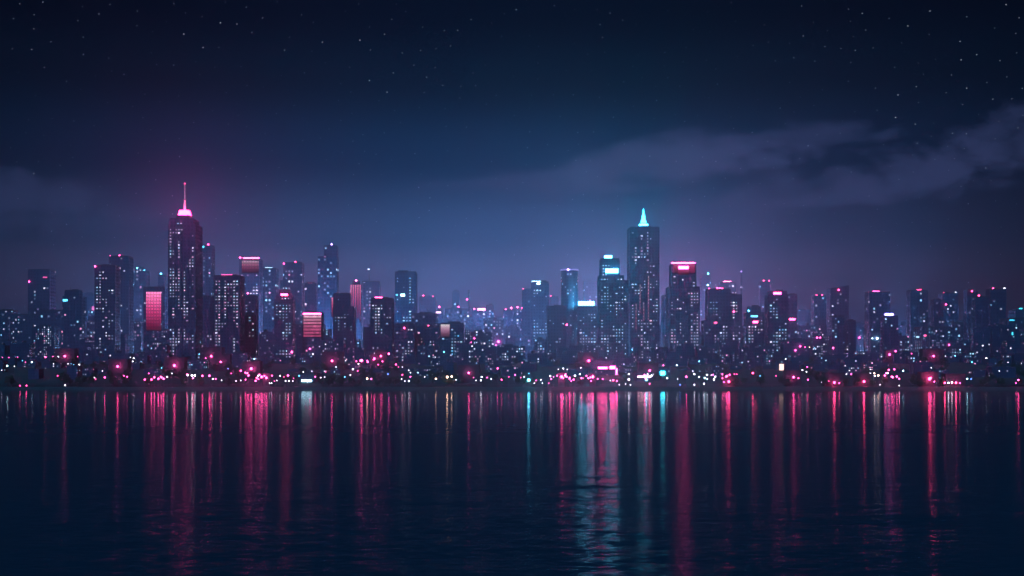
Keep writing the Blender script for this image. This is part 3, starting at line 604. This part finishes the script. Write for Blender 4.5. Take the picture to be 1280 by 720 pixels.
# ---------------------------------------------------------------- grey houses added behind strong lamps to catch their glow
RENDERED = plain('grey_render', (.042, .045, .052), .85, var=.3, scale=.25)
PANE = plain('dark_pane', (.02, .03, .045), .2)
def protected(x0, x1, top, Y): return any(p[4] > Y and p[1] > x0 and p[0] < x1 and p[3] > top - .3 for p in PROTECT)
GLOW_HOUSES = []
def house(px, py, Y, s):
    for hw, up in ((15, 13), (12, 11), (9, 9), (7, 7), (5, 6)):
        k = .85; x0, x1, top = px - hw * k * random.uniform(.85, 1.1), px + hw * k * random.uniform(.85, 1.1), py - up * k * random.uniform(.85, 1.15)
        if protected(x0, x1, top, Y) or any(h[0] < x1 + .5 and h[1] > x0 - .5 and abs(h[2] - Y) < 16 for h in GLOW_HOUSES): continue
        g = ground(Y) - .6; W = wx(x1, Y) - wx(x0, Y); H = max(3.5, wz(top, Y) - g); d = min(12, max(6, W * .7)); cx = wx((x0 + x1) / 2, Y)
        root = thing('waterfront_house', (cx, Y + d/2, g), '', 'house', 'houses behind the glaring lamps')
        mb = MB(); mb.box(-W/2, W/2, -d/2, d/2, 0, H); build(mb, 'wall', RENDERED, root)
        mb = MB(); mb.prism([(-W/2 - .4, -d/2 - .4), (W/2 + .4, -d/2 - .4), (W/2 + .4, d/2 + .4), (-W/2 - .4, d/2 + .4)], H + .003, H + .35); build(mb, 'roof', ROOFM, root)
        n = max(1, int(W / 4.5)); fl = max(1, int((H - 1) / 3.6))
        pm = window_mesh(1.3, 1.5, PANE)
        for i in range(n):
            for f in range(fl): link('window', pm, root, (-W/2 + (i + .5) * W / n, -d/2 - .02, 2.2 + .6 + f * 3.4)) if 3.6 + f * 3.4 < H else None
        mb = MB(); mb.box(-.6, .6, -.07, 0, 0, 2.7); build(mb, 'door', METAL, root, (-W/2 + .5 * W / n + (W / n * .5 if n > 1 else 1.4), -d/2 - .02, 0))
        BUILDINGS.append(dict(root=root, Y=Y, x0=x0, x1=x1, top=top, tiers=[(x0, x1, top)], fronts=[-d/2], d=d, signpx=[]))
        GLOW_HOUSES.append((x0, x1, Y, W)); label_later(root, 'grey house behind a glaring lamp below @', (x0 + x1) / 2)
        return True
for (x, y, col, s, Y, h) in sorted(GROUND_LAMPS, key=lambda l: -l[3]):
    if s < 3.3 or col not in (PINK, RED): continue
    house(x, y, Y + 2.2 + lamp_radius(s) * .3, s)
print('HOUSES', len(GLOW_HOUSES))

# ---------------------------------------------------------------- filler blocks between and behind
def covers(x0, x1, top, Y, slack=0.0):
    return any(p[4] > Y and p[1] > x0 - slack and p[0] < x1 + slack and p[3] > top - 0.5 for p in PROTECT)
def hidden_share(x0, x1, top, bottom, Y):
    """share of a block's silhouette that nearer blocks hide"""
    n = h = 0
    for i in range(7):
        x = x0 + (x1-x0) * (i + .5) / 7
        for j in range(6):
            y = top + (bottom-top) * (j + .5) / 6
            n += 1
            for b in BUILDINGS:
                if b['Y'] < Y and any(t[0] < x < t[1] and t[2] < y for t in b['tiers']): h += 1; break
    return h / n
KINDS_ = [('flat', 'flat'), ('stepped', 'stepped'), ('boxed', 'tank-topped'), ('masted', 'masted')]
DENS = [(.05, 'few'), (.14, 'some'), (.26, 'many')]
TINTS = [(WHITE, 'white'), (ICE, 'bluish'), ((1.0, .5, .66), 'pinkish')]
def filler(x0, x1, top, Y, rel):
    rnd = random
    kind, kn = rnd.choices(KINDS_, (5, 3, 3, 1))[0]; dens, dn = rnd.choices(DENS, (3, 5, 3))[0]; tint, tn = rnd.choices(TINTS, (6, 3, 2))[0]
    g = ground(Y) - 1.0; cx = wx((x0+x1)/2, Y); W = wx(x1, Y) - wx(x0, Y); d = max(12.0, min(W * .8, 34.0)); H = wz(top, Y) - g
    cell = Y / 1300.0
    size = 'narrow' if x1 - x0 < 15 else 'wide' if x1 - x0 > 26 else 'medium'
    root = thing('city_block', (cx, Y + d/2, g), '', 'building', 'blocks packed between the towers')
    body = H * (.86 if kind == 'stepped' else 1.0)
    mb = MB(); mb.prism(outline(W, d, 6.5 * cell, .4) if Y < 1600 else rect(W, d), 0, body)
    o = build(mb, 'shaft', FACADE, root)
    parts = [o]
    tiers = [(x0, x1, py_of(body + g, Y))]
    if kind == 'stepped':
        w2 = W * rnd.uniform(.45, .7); off = (W - w2) / 2 * rnd.choice((-.9, 0, .9))
        mb = MB(); mb.prism(rect(w2, d * .7), body, H); parts.append(build(mb, 'setback', FACADE, root, (off, 0, 0)))
    elif kind == 'boxed':
        mb = MB(); mb.lathe([(W * .11, 0), (W * .12, 2.2 * cell), (W * .04, 2.9 * cell)], 10); build(mb, 'roof_tank', ROOFM, root, (W * rnd.uniform(-.25, .25), 0, body + .004))
    elif kind == 'masted':
        mb = MB(); mb.lathe([(.3 * cell, 0), (.1 * cell, 9 * cell)], 6); build(mb, 'mast', POSTM, root, (W * rnd.uniform(-.3, .3), 0, body + .004))
    if kind in ('flat', 'masted'):
        mb = MB(); mb.box(-W*.2, W*.2, -d*.2, d*.2, 0, 1.5 * cell); build(mb, 'plant_room', ROOFM, root, (W * rnd.uniform(-.2, .2), d * .1, body + .006))
    for o in parts:
        o.color = (*tint, dens * (.6 if Y < 1250 else .85)); o['cell'] = float((cell * .78 if Y < 1600 else cell * .9) * rnd.uniform(.85, 1.15)); o['front_off'] = 0.0
    BUILDINGS.append(dict(root=root, Y=Y, x0=x0, x1=x1, top=top, tiers=[(x0, x1, top)], fronts=[-d/2], d=d, signpx=[]))
    label_later(root, '%s %s block, %s %s windows, %s @' % (size, kn, dn, tn, rel), (x0+x1)/2)
def row(Y0, Y1, top0, top1, w0, w1, gap, bottom, rel, keep):
    x = -20 + random.random() * 15
    n = 0
    while x < 1300:
        w = random.uniform(w0, w1); x1 = x + w; Y = random.uniform(Y0, Y1)
        base0 = top0(x + w/2) if callable(top0) else top0
        top = base0 + random.random() * (top1 - 0)
        if random.random() < keep and not covers(x, x1, top, Y) and hidden_share(x, x1, top, bottom, Y) < 0.86:
            filler(x, x1, top, Y, rel); n += 1
        x = x1 + random.random() * gap
    return n
def far_line(x): return 382 + 8 * math.sin(x * .013) + (8 if x > 1000 or x < 120 else 0) + (4 if x > 1200 else 0)
nf = [row(1070, 1190, 449, 15, 12, 30, 9, 470, 'below', .95),
      row(1195, 1240, 438, 14, 14, 30, 8, 458, 'low before', .9),
      row(1256, 1264, 424, 22, 17, 34, 7, 455, 'before', .85),
      row(1460, 1500, 404, 22, 16, 32, 4, 440, 'close behind', .9),
      row(1820, 1900, 393, 16, 15, 30, 4, 425, 'behind', .9),
      row(2400, 2600, far_line, 16, 12, 26, 3, 410, 'hazy behind', .95)]
nf.append(row(3100, 3300, lambda x: far_line(x) + 3, 10, 16, 34, 1, 405, 'faint behind', 1.0))

# wall lamps sit on whichever building is seen at that place
for (x, y, col, s) in WALL_LAMPS:
    hit = [b for b in BUILDINGS if b['x0'] + .5 < x < b['x1'] - .5 and b['top'] + 1 < y]
    if not hit: continue
    b = min(hit, key=lambda q: q['Y'])
    ti = next((i for i, t in enumerate(b['tiers']) if t[2] < y and t[0] < x < t[1]), 0)
    r = lamp_radius(s) * b['Y'] / 1150; g = b['root'].location.z
    link('wall_lamp', globe_mesh(r, col, lamp_power(s, col)), b['root'], (wx(x, b['Y']) - b['root'].location.x, b['fronts'][min(ti, len(b['fronts'])-1)] - r - .6, wz(y, b['Y']) - g))

# added lamps, mostly hidden among the towers, put in to light the haze
def free(X, Y, m=5):
    return all(not (b['Y'] - m < Y < b['Y'] + b['d'] + m and wx(b['x0'], b['Y']) - m < X < wx(b['x1'], b['Y']) + m) for b in BUILDINGS)
FILL_LAMPS = 0
for k in range(600):
    if FILL_LAMPS >= 46: break
    Y = random.uniform(1500, 2900); x = random.gauss(590, 230); X = wx(x, Y)
    if not (0 < x < 1280) or not free(X, Y): continue
    col = (.95, .28, .75) if k % 4 == 0 else (.16, .44, 1.0)
    root = thing('avenue_lamp', (X, Y, ground(Y)), '', 'lamp', 'street lamps in the avenues')
    mb = MB(); mb.lathe([(.25, 0), (.12, 1), (.09, 11.5), (.2, 11.6), (.2, 11.8)], 6); build(mb, 'pole', POSTM, root)
    mb = MB(); mb.lathe([(.2, 11.8), (.6, 12.0), (.6, 12.2), (.1, 12.5)], 8); build(mb, 'lamp_hood', METAL, root)
    ld = D.lights.new('street_light', 'POINT'); ld.energy = 4.8e5 if col[0] < .4 else 6.5e5; ld.color = col; ld.shadow_soft_size = .6
    lo_ = D.objects.new('street_light', ld); C.objects.link(lo_); lo_.parent = root; lo_.location = (0, 0, 11.0)
    label_later(root, '%s lamp in the avenue behind @' % ('pinkish' if col[0] > .4 else 'bluish'), x)
    FILL_LAMPS += 1
for (x, y, col, s, Y, h) in GROUND_LAMPS:
    X = wx(x, Y); pm, hh = post_mesh(h) if h > 1.5 else (None, h)
    size = 'tiny' if s <= 1 else 'small' if s < 2 else 'bright' if s < 3.3 else 'glaring'
    kind = 'street_lamp' if h > 2.5 else 'bollard_lamp'
    root = thing(kind, (X, Y, ground(Y)), '', 'lamp', 'lamps along the river bank')
    r = lamp_radius(s)
    if pm: link('pole', pm, root)
    else:
        mb = MB(); mb.lathe([(.2, 0), (.15, max(.2, hh - r))], 6); build(mb, 'post', POSTM, root)
    link('lamp_head', globe_mesh(r, col, lamp_power(s, col)), root, (0, 0, hh - .2 + r if pm else hh))
    place = 'at the water' if y > 477 else 'on the bank' if y > 462 else 'up the slope'
    label_later(root, '%s %s lamp %s below @' % (size, CNAME.get(col, 'pale'), place), x)

# ---------------------------------------------------------------- trees on the bank
def crown_mesh(seed, R, H):
    rnd = random.Random(seed); mb = MB()
    lobes = [(Vector((rnd.uniform(-.55, .55) * R, rnd.uniform(-.55, .55) * R, rnd.uniform(.25, .85) * H)), rnd.uniform(.3, .55) * R) for _ in range(9)]
    for c, r in lobes:
        for _ in range(46):
            v = Vector((rnd.gauss(0, 1), rnd.gauss(0, 1), rnd.gauss(0, 1) * .8)).normalized() * r * rnd.uniform(.6, 1.12)
            p = c + v; s = rnd.uniform(.28, .62)
            n = Vector((rnd.gauss(0, 1), rnd.gauss(0, 1), rnd.gauss(0, 1) + .6)).normalized(); t = n.orthogonal().normalized(); q = n.cross(t)
            b = len(mb.v)
            mb.v += [tuple(p - t*s), tuple(p - q*s*.55), tuple(p + t*s), tuple(p + q*s*.55)]; mb.f.append((b, b+1, b+2, b+3)); mb.m.append(0)
    return mb.mesh('crown', LEAF)
def trunk_mesh(seed, h, R):
    rnd = random.Random(seed); mb = MB(); mb.lathe([(.32, -.6), (.24, h*.35), (.14, h*.75), (.05, h)], 7)
    for k in range(5):
        a = rnd.random() * 6.28; z = h * rnd.uniform(.35, .6); L = R * rnd.uniform(.5, .8)
        d = Vector((math.cos(a), math.sin(a), .8)).normalized(); t = d.orthogonal().normalized(); q = d.cross(t); b = len(mb.v)
        for f, w in ((0, .1), (1, .03)):
            c = Vector((0, 0, z)) + d * L * f
            for u in (t, q, -t, -q): mb.v.append(tuple(c + u * w))
        for i in range(4): mb.f.append((b+i, b+(i+1) % 4, b+4+(i+1) % 4, b+4+i)); mb.m.append(0)
    return mb.mesh('trunk', BARK)
TREE_V = []
for k in range(6):
    R, H = random.uniform(2.6, 3.8), random.uniform(4.5, 6.5)
    TREE_V.append((trunk_mesh(k, H + 1.2, R), crown_mesh(k + 40, R, H), R, H))
def tree_density(x):
    d = .55
    for a, b, v in ((95, 215, 1.0), (385, 500, 1.0), (500, 600, .8), (930, 1090, .9), (1220, 1290, .9), (0, 95, .7)):
        if a < x < b: d = max(d, v)
    return d
nt_ = 0
def plant(x, Y, k, sc, close=False):
    if not close and not free(wx(x, Y), Y, 2.0): return
    tm, cm, R, H = TREE_V[k % 6]
    root = thing('bank_tree', (wx(x, Y), Y, ground(Y)), '', 'tree', 'trees on the river bank')
    root.scale = (sc,) * 3; root.rotation_euler = (0, 0, random.random() * 6.28)
    link('trunk', tm, root); link('crown', cm, root, (0, 0, 1.4))
    label_later(root, 'leafy tree %s below @' % ('at the water' if Y < 1050 else 'on the slope'), x)
for (lx, ly, lc, ls, lY, lh) in GROUND_LAMPS:  # trees added behind strong lamps so their leaves catch the glow
    if ls < 3.3: continue
    for j in range(4):
        dx = random.uniform(-7, 7); dY = random.uniform(3.0, 7.0); sc = random.uniform(.8, 1.25)
        x, Y = px_of(wx(lx, lY) + dx, lY), lY + dY
        if abs(dx) < 3.0 and dY < 4.5: dY += 2; Y += 2
        _t, _c, R, H = TREE_V[(nt_ + j) % 6]
        top = py_of(ground(Y) + (1.6 + H) * sc, Y); hw = R * sc / (PX * Y)
        if any(p[4] > Y - 1 and p[0] < x + hw and p[1] > x - hw and top - 1 < p[3] and p[2] < py_of(ground(Y) + 1.5, Y) for p in PROTECT + MINOR): continue
        plant(x, Y, nt_ + j, sc)
    nt_ += 3
nt_ = 0
for (x0, x1, Y, W) in GLOW_HOUSES:                       # trees added at the house corners to break up the lit walls
    for sgn in (-1, -1, 1, 1):
        hY = Y - random.uniform(.9, 2.0); xx = px_of(wx((x0 + x1) / 2, hY) + sgn * W * random.uniform(.30, .62), hY); sc = random.uniform(.75, 1.1)
        _t, _c, R, H = TREE_V[nt_ % 6]
        top = py_of(ground(hY) + (1.6 + H) * sc, hY); hw = R * sc * .8 / (PX * hY)
        if any(abs(p[4] - hY) < 40 and p[0] < xx + hw and p[1] > xx - hw and top - 1 < p[3] and p[2] < py_of(ground(hY) + 1.5, hY) for p in PROTECT): continue
        plant(xx, hY, nt_, sc, True); nt_ += 1
nt_ = 0
for k in range(900):
    if nt_ >= 150: break
    x = random.uniform(-6, 1286); u = random.random(); Y = 1008 + 225 * u ** 2.6
    if random.random() > tree_density(x): continue
    tm, cm, R, H = TREE_V[k % 6]; sc = random.uniform(.75, 1.25)
    top = py_of(ground(Y) + (1.6 + H) * sc, Y); hw = R * sc / (PX * Y)
    if any(p[4] > Y - 1 and p[0] < x + hw and p[1] > x - hw and top - 1 < p[3] and p[2] < py_of(ground(Y) + 1.5, Y) for p in PROTECT + MINOR): continue
    plant(x, Y, k, sc)
    nt_ += 1
settle_labels()

# ---------------------------------------------------------------- setting: water, ground, road
def structure(o): o['kind'] = 'structure'; return o
def water_material():
    m, nt, out = new_mat('river_water')
    geo = N(nt, 'ShaderNodeNewGeometry')
    def slope(scale, stretch, amp, w):
        mp = N(nt, 'ShaderNodeMapping'); mp.inputs['Scale'].default_value = (scale * stretch, scale, scale); mp.inputs['Location'].default_value = (w, w * 2, 0)
        nt.links.new(geo.outputs['Position'], mp.inputs['Vector'])
        no = N(nt, 'ShaderNodeTexNoise'); no.inputs['Scale'].default_value = 1; no.inputs['Detail'].default_value = 2
        nt.links.new(mp.outputs[0], no.inputs['Vector'])
        v = N(nt, 'ShaderNodeVectorMath', operation='SUBTRACT'); nt.links.new(no.outputs['Color'], v.inputs[0]); v.inputs[1].default_value = (.5, .5, .5)
        s = N(nt, 'ShaderNodeVectorMath', operation='MULTIPLY'); nt.links.new(v.outputs[0], s.inputs[0]); s.inputs[1].default_value = (amp * .22, amp, 0)
        return s.outputs[0]
    a = N(nt, 'ShaderNodeVectorMath', operation='ADD'); nt.links.new(slope(.30, .40, .16, 3), a.inputs[0]); nt.links.new(slope(1.6, .40, .42, 17), a.inputs[1])
    psep = N(nt, 'ShaderNodeSeparateXYZ'); nt.links.new(geo.outputs['Position'], psep.inputs[0])
    calm = sstep(nt, psep.outputs[1], 150.0, 820.0)
    cs = N(nt, 'ShaderNodeVectorMath', operation='SCALE'); nt.links.new(a.outputs[0], cs.inputs[0])
    nt.links.new(M(nt, 'SUBTRACT', 1.0, M(nt, 'MULTIPLY', calm, .72)), cs.inputs['Scale'])
    a2 = N(nt, 'ShaderNodeVectorMath', operation='ADD'); nt.links.new(cs.outputs[0], a2.inputs[0]); a2.inputs[1].default_value = (0, 0, 1)
    nn = N(nt, 'ShaderNodeVectorMath', operation='NORMALIZE'); nt.links.new(a2.outputs[0], nn.inputs[0])
    b = N(nt, 'ShaderNodeBsdfPrincipled'); b.inputs['Base Color'].default_value = (.004, .008, .014, 1); nt.links.new(M(nt, 'SUBTRACT', .11, M(nt, 'MULTIPLY', calm, .05)), b.inputs['Roughness'])
    b.inputs['IOR'].default_value = 1.06
    nt.links.new(nn.outputs[0], b.inputs['Normal'])
    murk = N(nt, 'ShaderNodeBsdfDiffuse'); murk.inputs[0].default_value = (.010, .034, .046, 1); nt.links.new(nn.outputs[0], murk.inputs['Normal'])
    mx = N(nt, 'ShaderNodeMixShader'); nt.links.new(M(nt, 'ADD', .12, M(nt, 'MULTIPLY', M(nt, 'POWER', calm, 1.9), .80)), mx.inputs[0])
    nt.links.new(murk.outputs[0], mx.inputs[1]); nt.links.new(b.outputs[0], mx.inputs[2]); nt.links.new(mx.outputs[0], out.inputs[0])
    return m
XL = 4500.0
mb = MB(); mb.v = [(-XL, -600, 0), (XL, -600, 0), (XL, 1004.5, 0), (-XL, 1004.5, 0)]; mb.f = [(0, 1, 2, 3)]; mb.m = [0]
structure(build(mb, 'river', water_material()))
mb = MB(); xs = [-XL, -2000, -1200] + [-900 + i * 12 for i in range(151)] + [1200, 2000, XL]
ys = [1000, 1003, 1006, 1012, 1030, 1060, 1100, 1150, 1200, 1250, 1400, 1700, 2200, 3000, 4500, 7000]
for Y in ys:
    for X in xs:
        wob = 1.6 * mnoise.noise(Vector((X * .02, Y * .01, 0))) if Y <= 1012 else 0
        mb.v.append((X, Y + wob, ground(Y) + (.5 * mnoise.noise(Vector((X * .03, Y * .03, 5))) if 1006 < Y < 1250 else 0)))
for j in range(len(ys) - 1):
    for i in range(len(xs) - 1):
        a = j * len(xs) + i; mb.f.append((a, a + 1, a + 1 + len(xs), a + len(xs))); mb.m.append(0)
structure(build(mb, 'ground', plain('bank_soil', (.05, .065, .055), .9, var=.4, scale=.08)))
mb = MB(); n = 0
for k in range(76):
    X = -900 + k * 24
    for Y, dz in ((1016, .65), (1025, .65)): mb.v.append((X, Y, ground(Y) + dz))
for k in range(75): a = 2 * k; mb.f.append((a, a + 2, a + 3, a + 1)); mb.m.append(0)
structure(build(mb, 'shore_road', plain('asphalt', (.05, .05, .052), .6, scale=.5)))

# ---------------------------------------------------------------- haze
m, nt, out = new_mat('night_haze')
pv = N(nt, 'ShaderNodeVolumePrincipled'); pv.inputs['Color'].default_value = (.60, .82, 1.0, 1); pv.inputs['Density'].default_value = 3.6e-4
pv.inputs['Anisotropy'].default_value = .90; pv.inputs['Density Attribute'].default_value = ''; pv.inputs['Color Attribute'].default_value = ''; pv.inputs['Temperature Attribute'].default_value = ''
nt.links.new(pv.outputs[0], out.inputs['Volume'])
mb = MB(); mb.box(-XL - 20, XL + 20, -620, 7020, -2.6, 196)
hz = build(mb, 'haze', m); hz['kind'] = 'stuff'

# ---------------------------------------------------------------- night sky
w = D.worlds.new('World'); scene.world = w; w.use_nodes = True
nt = w.node_tree; nt.nodes.clear()
wo = N(nt, 'ShaderNodeOutputWorld'); bg = N(nt, 'ShaderNodeBackground'); nt.links.new(bg.outputs[0], wo.inputs[0])
tc = N(nt, 'ShaderNodeTexCoord'); sp = N(nt, 'ShaderNodeSeparateXYZ'); nt.links.new(tc.outputs['Generated'], sp.inputs[0])
sx, sy, sz = sp.outputs
hyp = M(nt, 'SQRT', M(nt, 'ADD', M(nt, 'MULTIPLY', sx, sx), M(nt, 'MULTIPLY', sy, sy)))
tane = M(nt, 'DIVIDE', sz, M(nt, 'MAXIMUM', hyp, .001))
az = M(nt, 'ARCTAN2', sx, sy)
ramp = N(nt, 'ShaderNodeValToRGB'); nt.links.new(M(nt, 'MULTIPLY', tane, 2.0, clamp=True), ramp.inputs[0])
cr = ramp.color_ramp; cr.interpolation = 'EASE'
SKY = [(0.0, (.120, .115, .29)), (.10, (.112, .128, .32)), (.14, (.076, .124, .31)), (.186, (.026, .086, .232)), (.30, (.0018, .026, .084)), (.413, (.0002, .0078, .0240)), (.504, (.0001, .0028, .0115)), (1.0, (.0002, .0018, .007))]
while len(cr.elements) < len(SKY): cr.elements.new(.5)
for e, (p, c) in zip(cr.elements, SKY): e.position = p; e.color = (*c, 1)
# the city's own glow is centred a little east of straight ahead and fades to both sides
azc = M(nt, 'ADD', az, .03)
az2 = M(nt, 'MULTIPLY', M(nt, 'MULTIPLY', azc, azc), -1.0)
low = sstep(nt, tane, .30, .10)                          # the glow hugs the horizon
def glow(k, floor):
    g = M(nt, 'POWER', 2.71828, M(nt, 'MULTIPLY', az2, k))
    g = M(nt, 'ADD', floor, M(nt, 'MULTIPLY', g, 1.0 - floor))
    return M(nt, 'ADD', M(nt, 'MULTIPLY', low, g), M(nt, 'MULTIPLY', M(nt, 'SUBTRACT', 1.0, low), M(nt, 'ADD', .5, M(nt, 'MULTIPLY', g, .5))))
col = mixc(nt, 1.0, ramp.outputs[0], xyz(nt, glow(9.0, .0), glow(13.0, .0), glow(13.0, .0)), 'MULTIPLY')
# clouds
U = M(nt, 'ADD', M(nt, 'DIVIDE', az, PX), 640.0); V = M(nt, 'SUBTRACT', HOR, M(nt, 'DIVIDE', tane, PX))
cn = N(nt, 'ShaderNodeTexNoise'); cn.inputs['Scale'].default_value = 1; cn.inputs['Detail'].default_value = 7; cn.inputs['Roughness'].default_value = .60; cn.inputs['Distortion'].default_value = .35
nt.links.new(xyz(nt, M(nt, 'MULTIPLY', U, .0085), M(nt, 'MULTIPLY', V, .019), 2.4), cn.inputs['Vector'])
cn2 = N(nt, 'ShaderNodeTexNoise'); cn2.inputs['Scale'].default_value = 1; cn2.inputs['Detail'].default_value = 5; cn2.inputs['Roughness'].default_value = .6
nt.links.new(xyz(nt, M(nt, 'MULTIPLY', U, .024), M(nt, 'MULTIPLY', V, .034), 5.1), cn2.inputs['Vector'])
cnf = M(nt, 'ADD', M(nt, 'MULTIPLY', M(nt, 'SUBTRACT', cn.outputs['Fac'], .5), .75), M(nt, 'MULTIPLY', M(nt, 'SUBTRACT', cn2.outputs['Fac'], .5), .5))
def cloud(cx, cy, slope, half, up, down, gain):
    dx = M(nt, 'SUBTRACT', U, cx)
    line = M(nt, 'ADD', cy, M(nt, 'MULTIPLY', dx, slope))
    d = M(nt, 'SUBTRACT', line, V)                       # + above
    dn = M(nt, 'ADD', M(nt, 'DIVIDE', M(nt, 'MAXIMUM', d, 0.0), up), M(nt, 'DIVIDE', M(nt, 'MAXIMUM', M(nt, 'MULTIPLY', d, -1.0), 0.0), down))
    e = M(nt, 'DIVIDE', dx, half)
    r2 = M(nt, 'ADD', M(nt, 'MULTIPLY', dn, dn), M(nt, 'MULTIPLY', e, e))
    body = M(nt, 'SUBTRACT', 1.0, r2)
    return M(nt, 'MULTIPLY', sstep(nt, M(nt, 'ADD', body, M(nt, 'MULTIPLY', cnf, 3.6)), .08, 1.12), gain)
cl = cloud(835, 212, -.11, 255, 56, 30, .95)
for a in ((1100, 236, -.13, 290, 50, 28, .75), (1290, 200, -.17, 230, 62, 50, .5), (1000, 178, -.03, 160, 26, 18, .5), (30, 262, .14, 200, 40, 46, .5), (660, 230, -.02, 140, 16, 14, .55), (862, 192, -.05, 85, 40, 34, .85), (765, 206, -.15, 80, 26, 22, .7), (690, 222, -.13, 110, 22, 20, .7)):
    cl = M(nt, 'MAXIMUM', cl, cloud(*a))
col = mixc(nt, M(nt, 'MULTIPLY', cl, .9), col, (.042, .060, .165, 1))
nt.links.new(col, bg.inputs[0]); bg.inputs[1].default_value = 1.0
w.cycles.sampling_method = 'MANUAL'; w.cycles.sample_map_resolution = 512

# stars: far small discs well beyond the haze
def star_mesh():
    rnd = random.Random(77); mb = MB(); R = 17000.0; placed = []
    mats = [emit((.75, .88, 1.0), e, False) for e in (.50, .62, .78, .95, 1.2)]
    for k in range(2400):
        a = rnd.uniform(-.52, .52); t = rnd.uniform(.05, .36) ** 1.0
        d = Vector((math.sin(a), math.cos(a), t)).normalized()
        if any((d - e).length < .008 for e in placed): continue
        placed.append(d)
        mi = min(4, int(rnd.random() ** 2.6 * 5)); r = (3.9 + .25 * mi) * rnd.uniform(.8, 1.2)
        p = d * R; u = d.cross(Vector((0, 0, 1))).normalized(); q = u.cross(d); b = len(mb.v)
        for c in (u, q, -u, -q): mb.v.append(tuple(p + c * r))
        for c in (-d, d): mb.v.append(tuple(p + c * r))
        for i in range(4): mb.f += [(b+i, b+(i+1) % 4, b+4), (b+(i+1) % 4, b+i, b+5)]; mb.m += [mi, mi]
    return mb.mesh('stars', mats)
so = link('stars', star_mesh()); so['kind'] = 'stuff'

# added blue fill light from high behind the camera, lifting the facades
L = D.lights.new('moonlight', 'SUN'); L.energy = 2.3; L.color = (.08, .42, 1.0); L.angle = math.radians(4)
lo = D.objects.new('moonlight', L); C.objects.link(lo); lo.rotation_euler = (math.radians(48), 0, math.radians(-25))

# ---------------------------------------------------------------- camera and render settings
cd = D.cameras.new('camera'); cam = D.objects.new('camera', cd); C.objects.link(cam); scene.camera = cam
cam.location = (0, 0, CAM_Z); cam.rotation_euler = (math.radians(90), 0, 0)
cd.sensor_width = 36; cd.lens = 36 / .728; cd.shift_y = 103 / 1280.0; cd.clip_start = .5; cd.clip_end = 30000
scene.view_settings.view_transform = 'Standard'; scene.view_settings.look = 'None'; scene.view_settings.exposure = 0; scene.view_settings.gamma = 1
scene.view_settings.use_curve_mapping = False
cy = scene.cycles
cy.max_bounces = 5; cy.diffuse_bounces = 2; cy.glossy_bounces = 3; cy.volume_bounces = 0; cy.transmission_bounces = 2
cy.use_denoising = True; cy.denoiser = 'OPENIMAGEDENOISE'; cy.sample_clamp_direct = 12; cy.use_light_tree = True; cy.sample_clamp_indirect = 4; cy.use_adaptive_sampling = False
print('FILLERS', nf, 'TREES', nt_, 'LAMPS', len(GROUND_LAMPS), len(WALL_LAMPS), 'OBJECTS', len(D.objects))
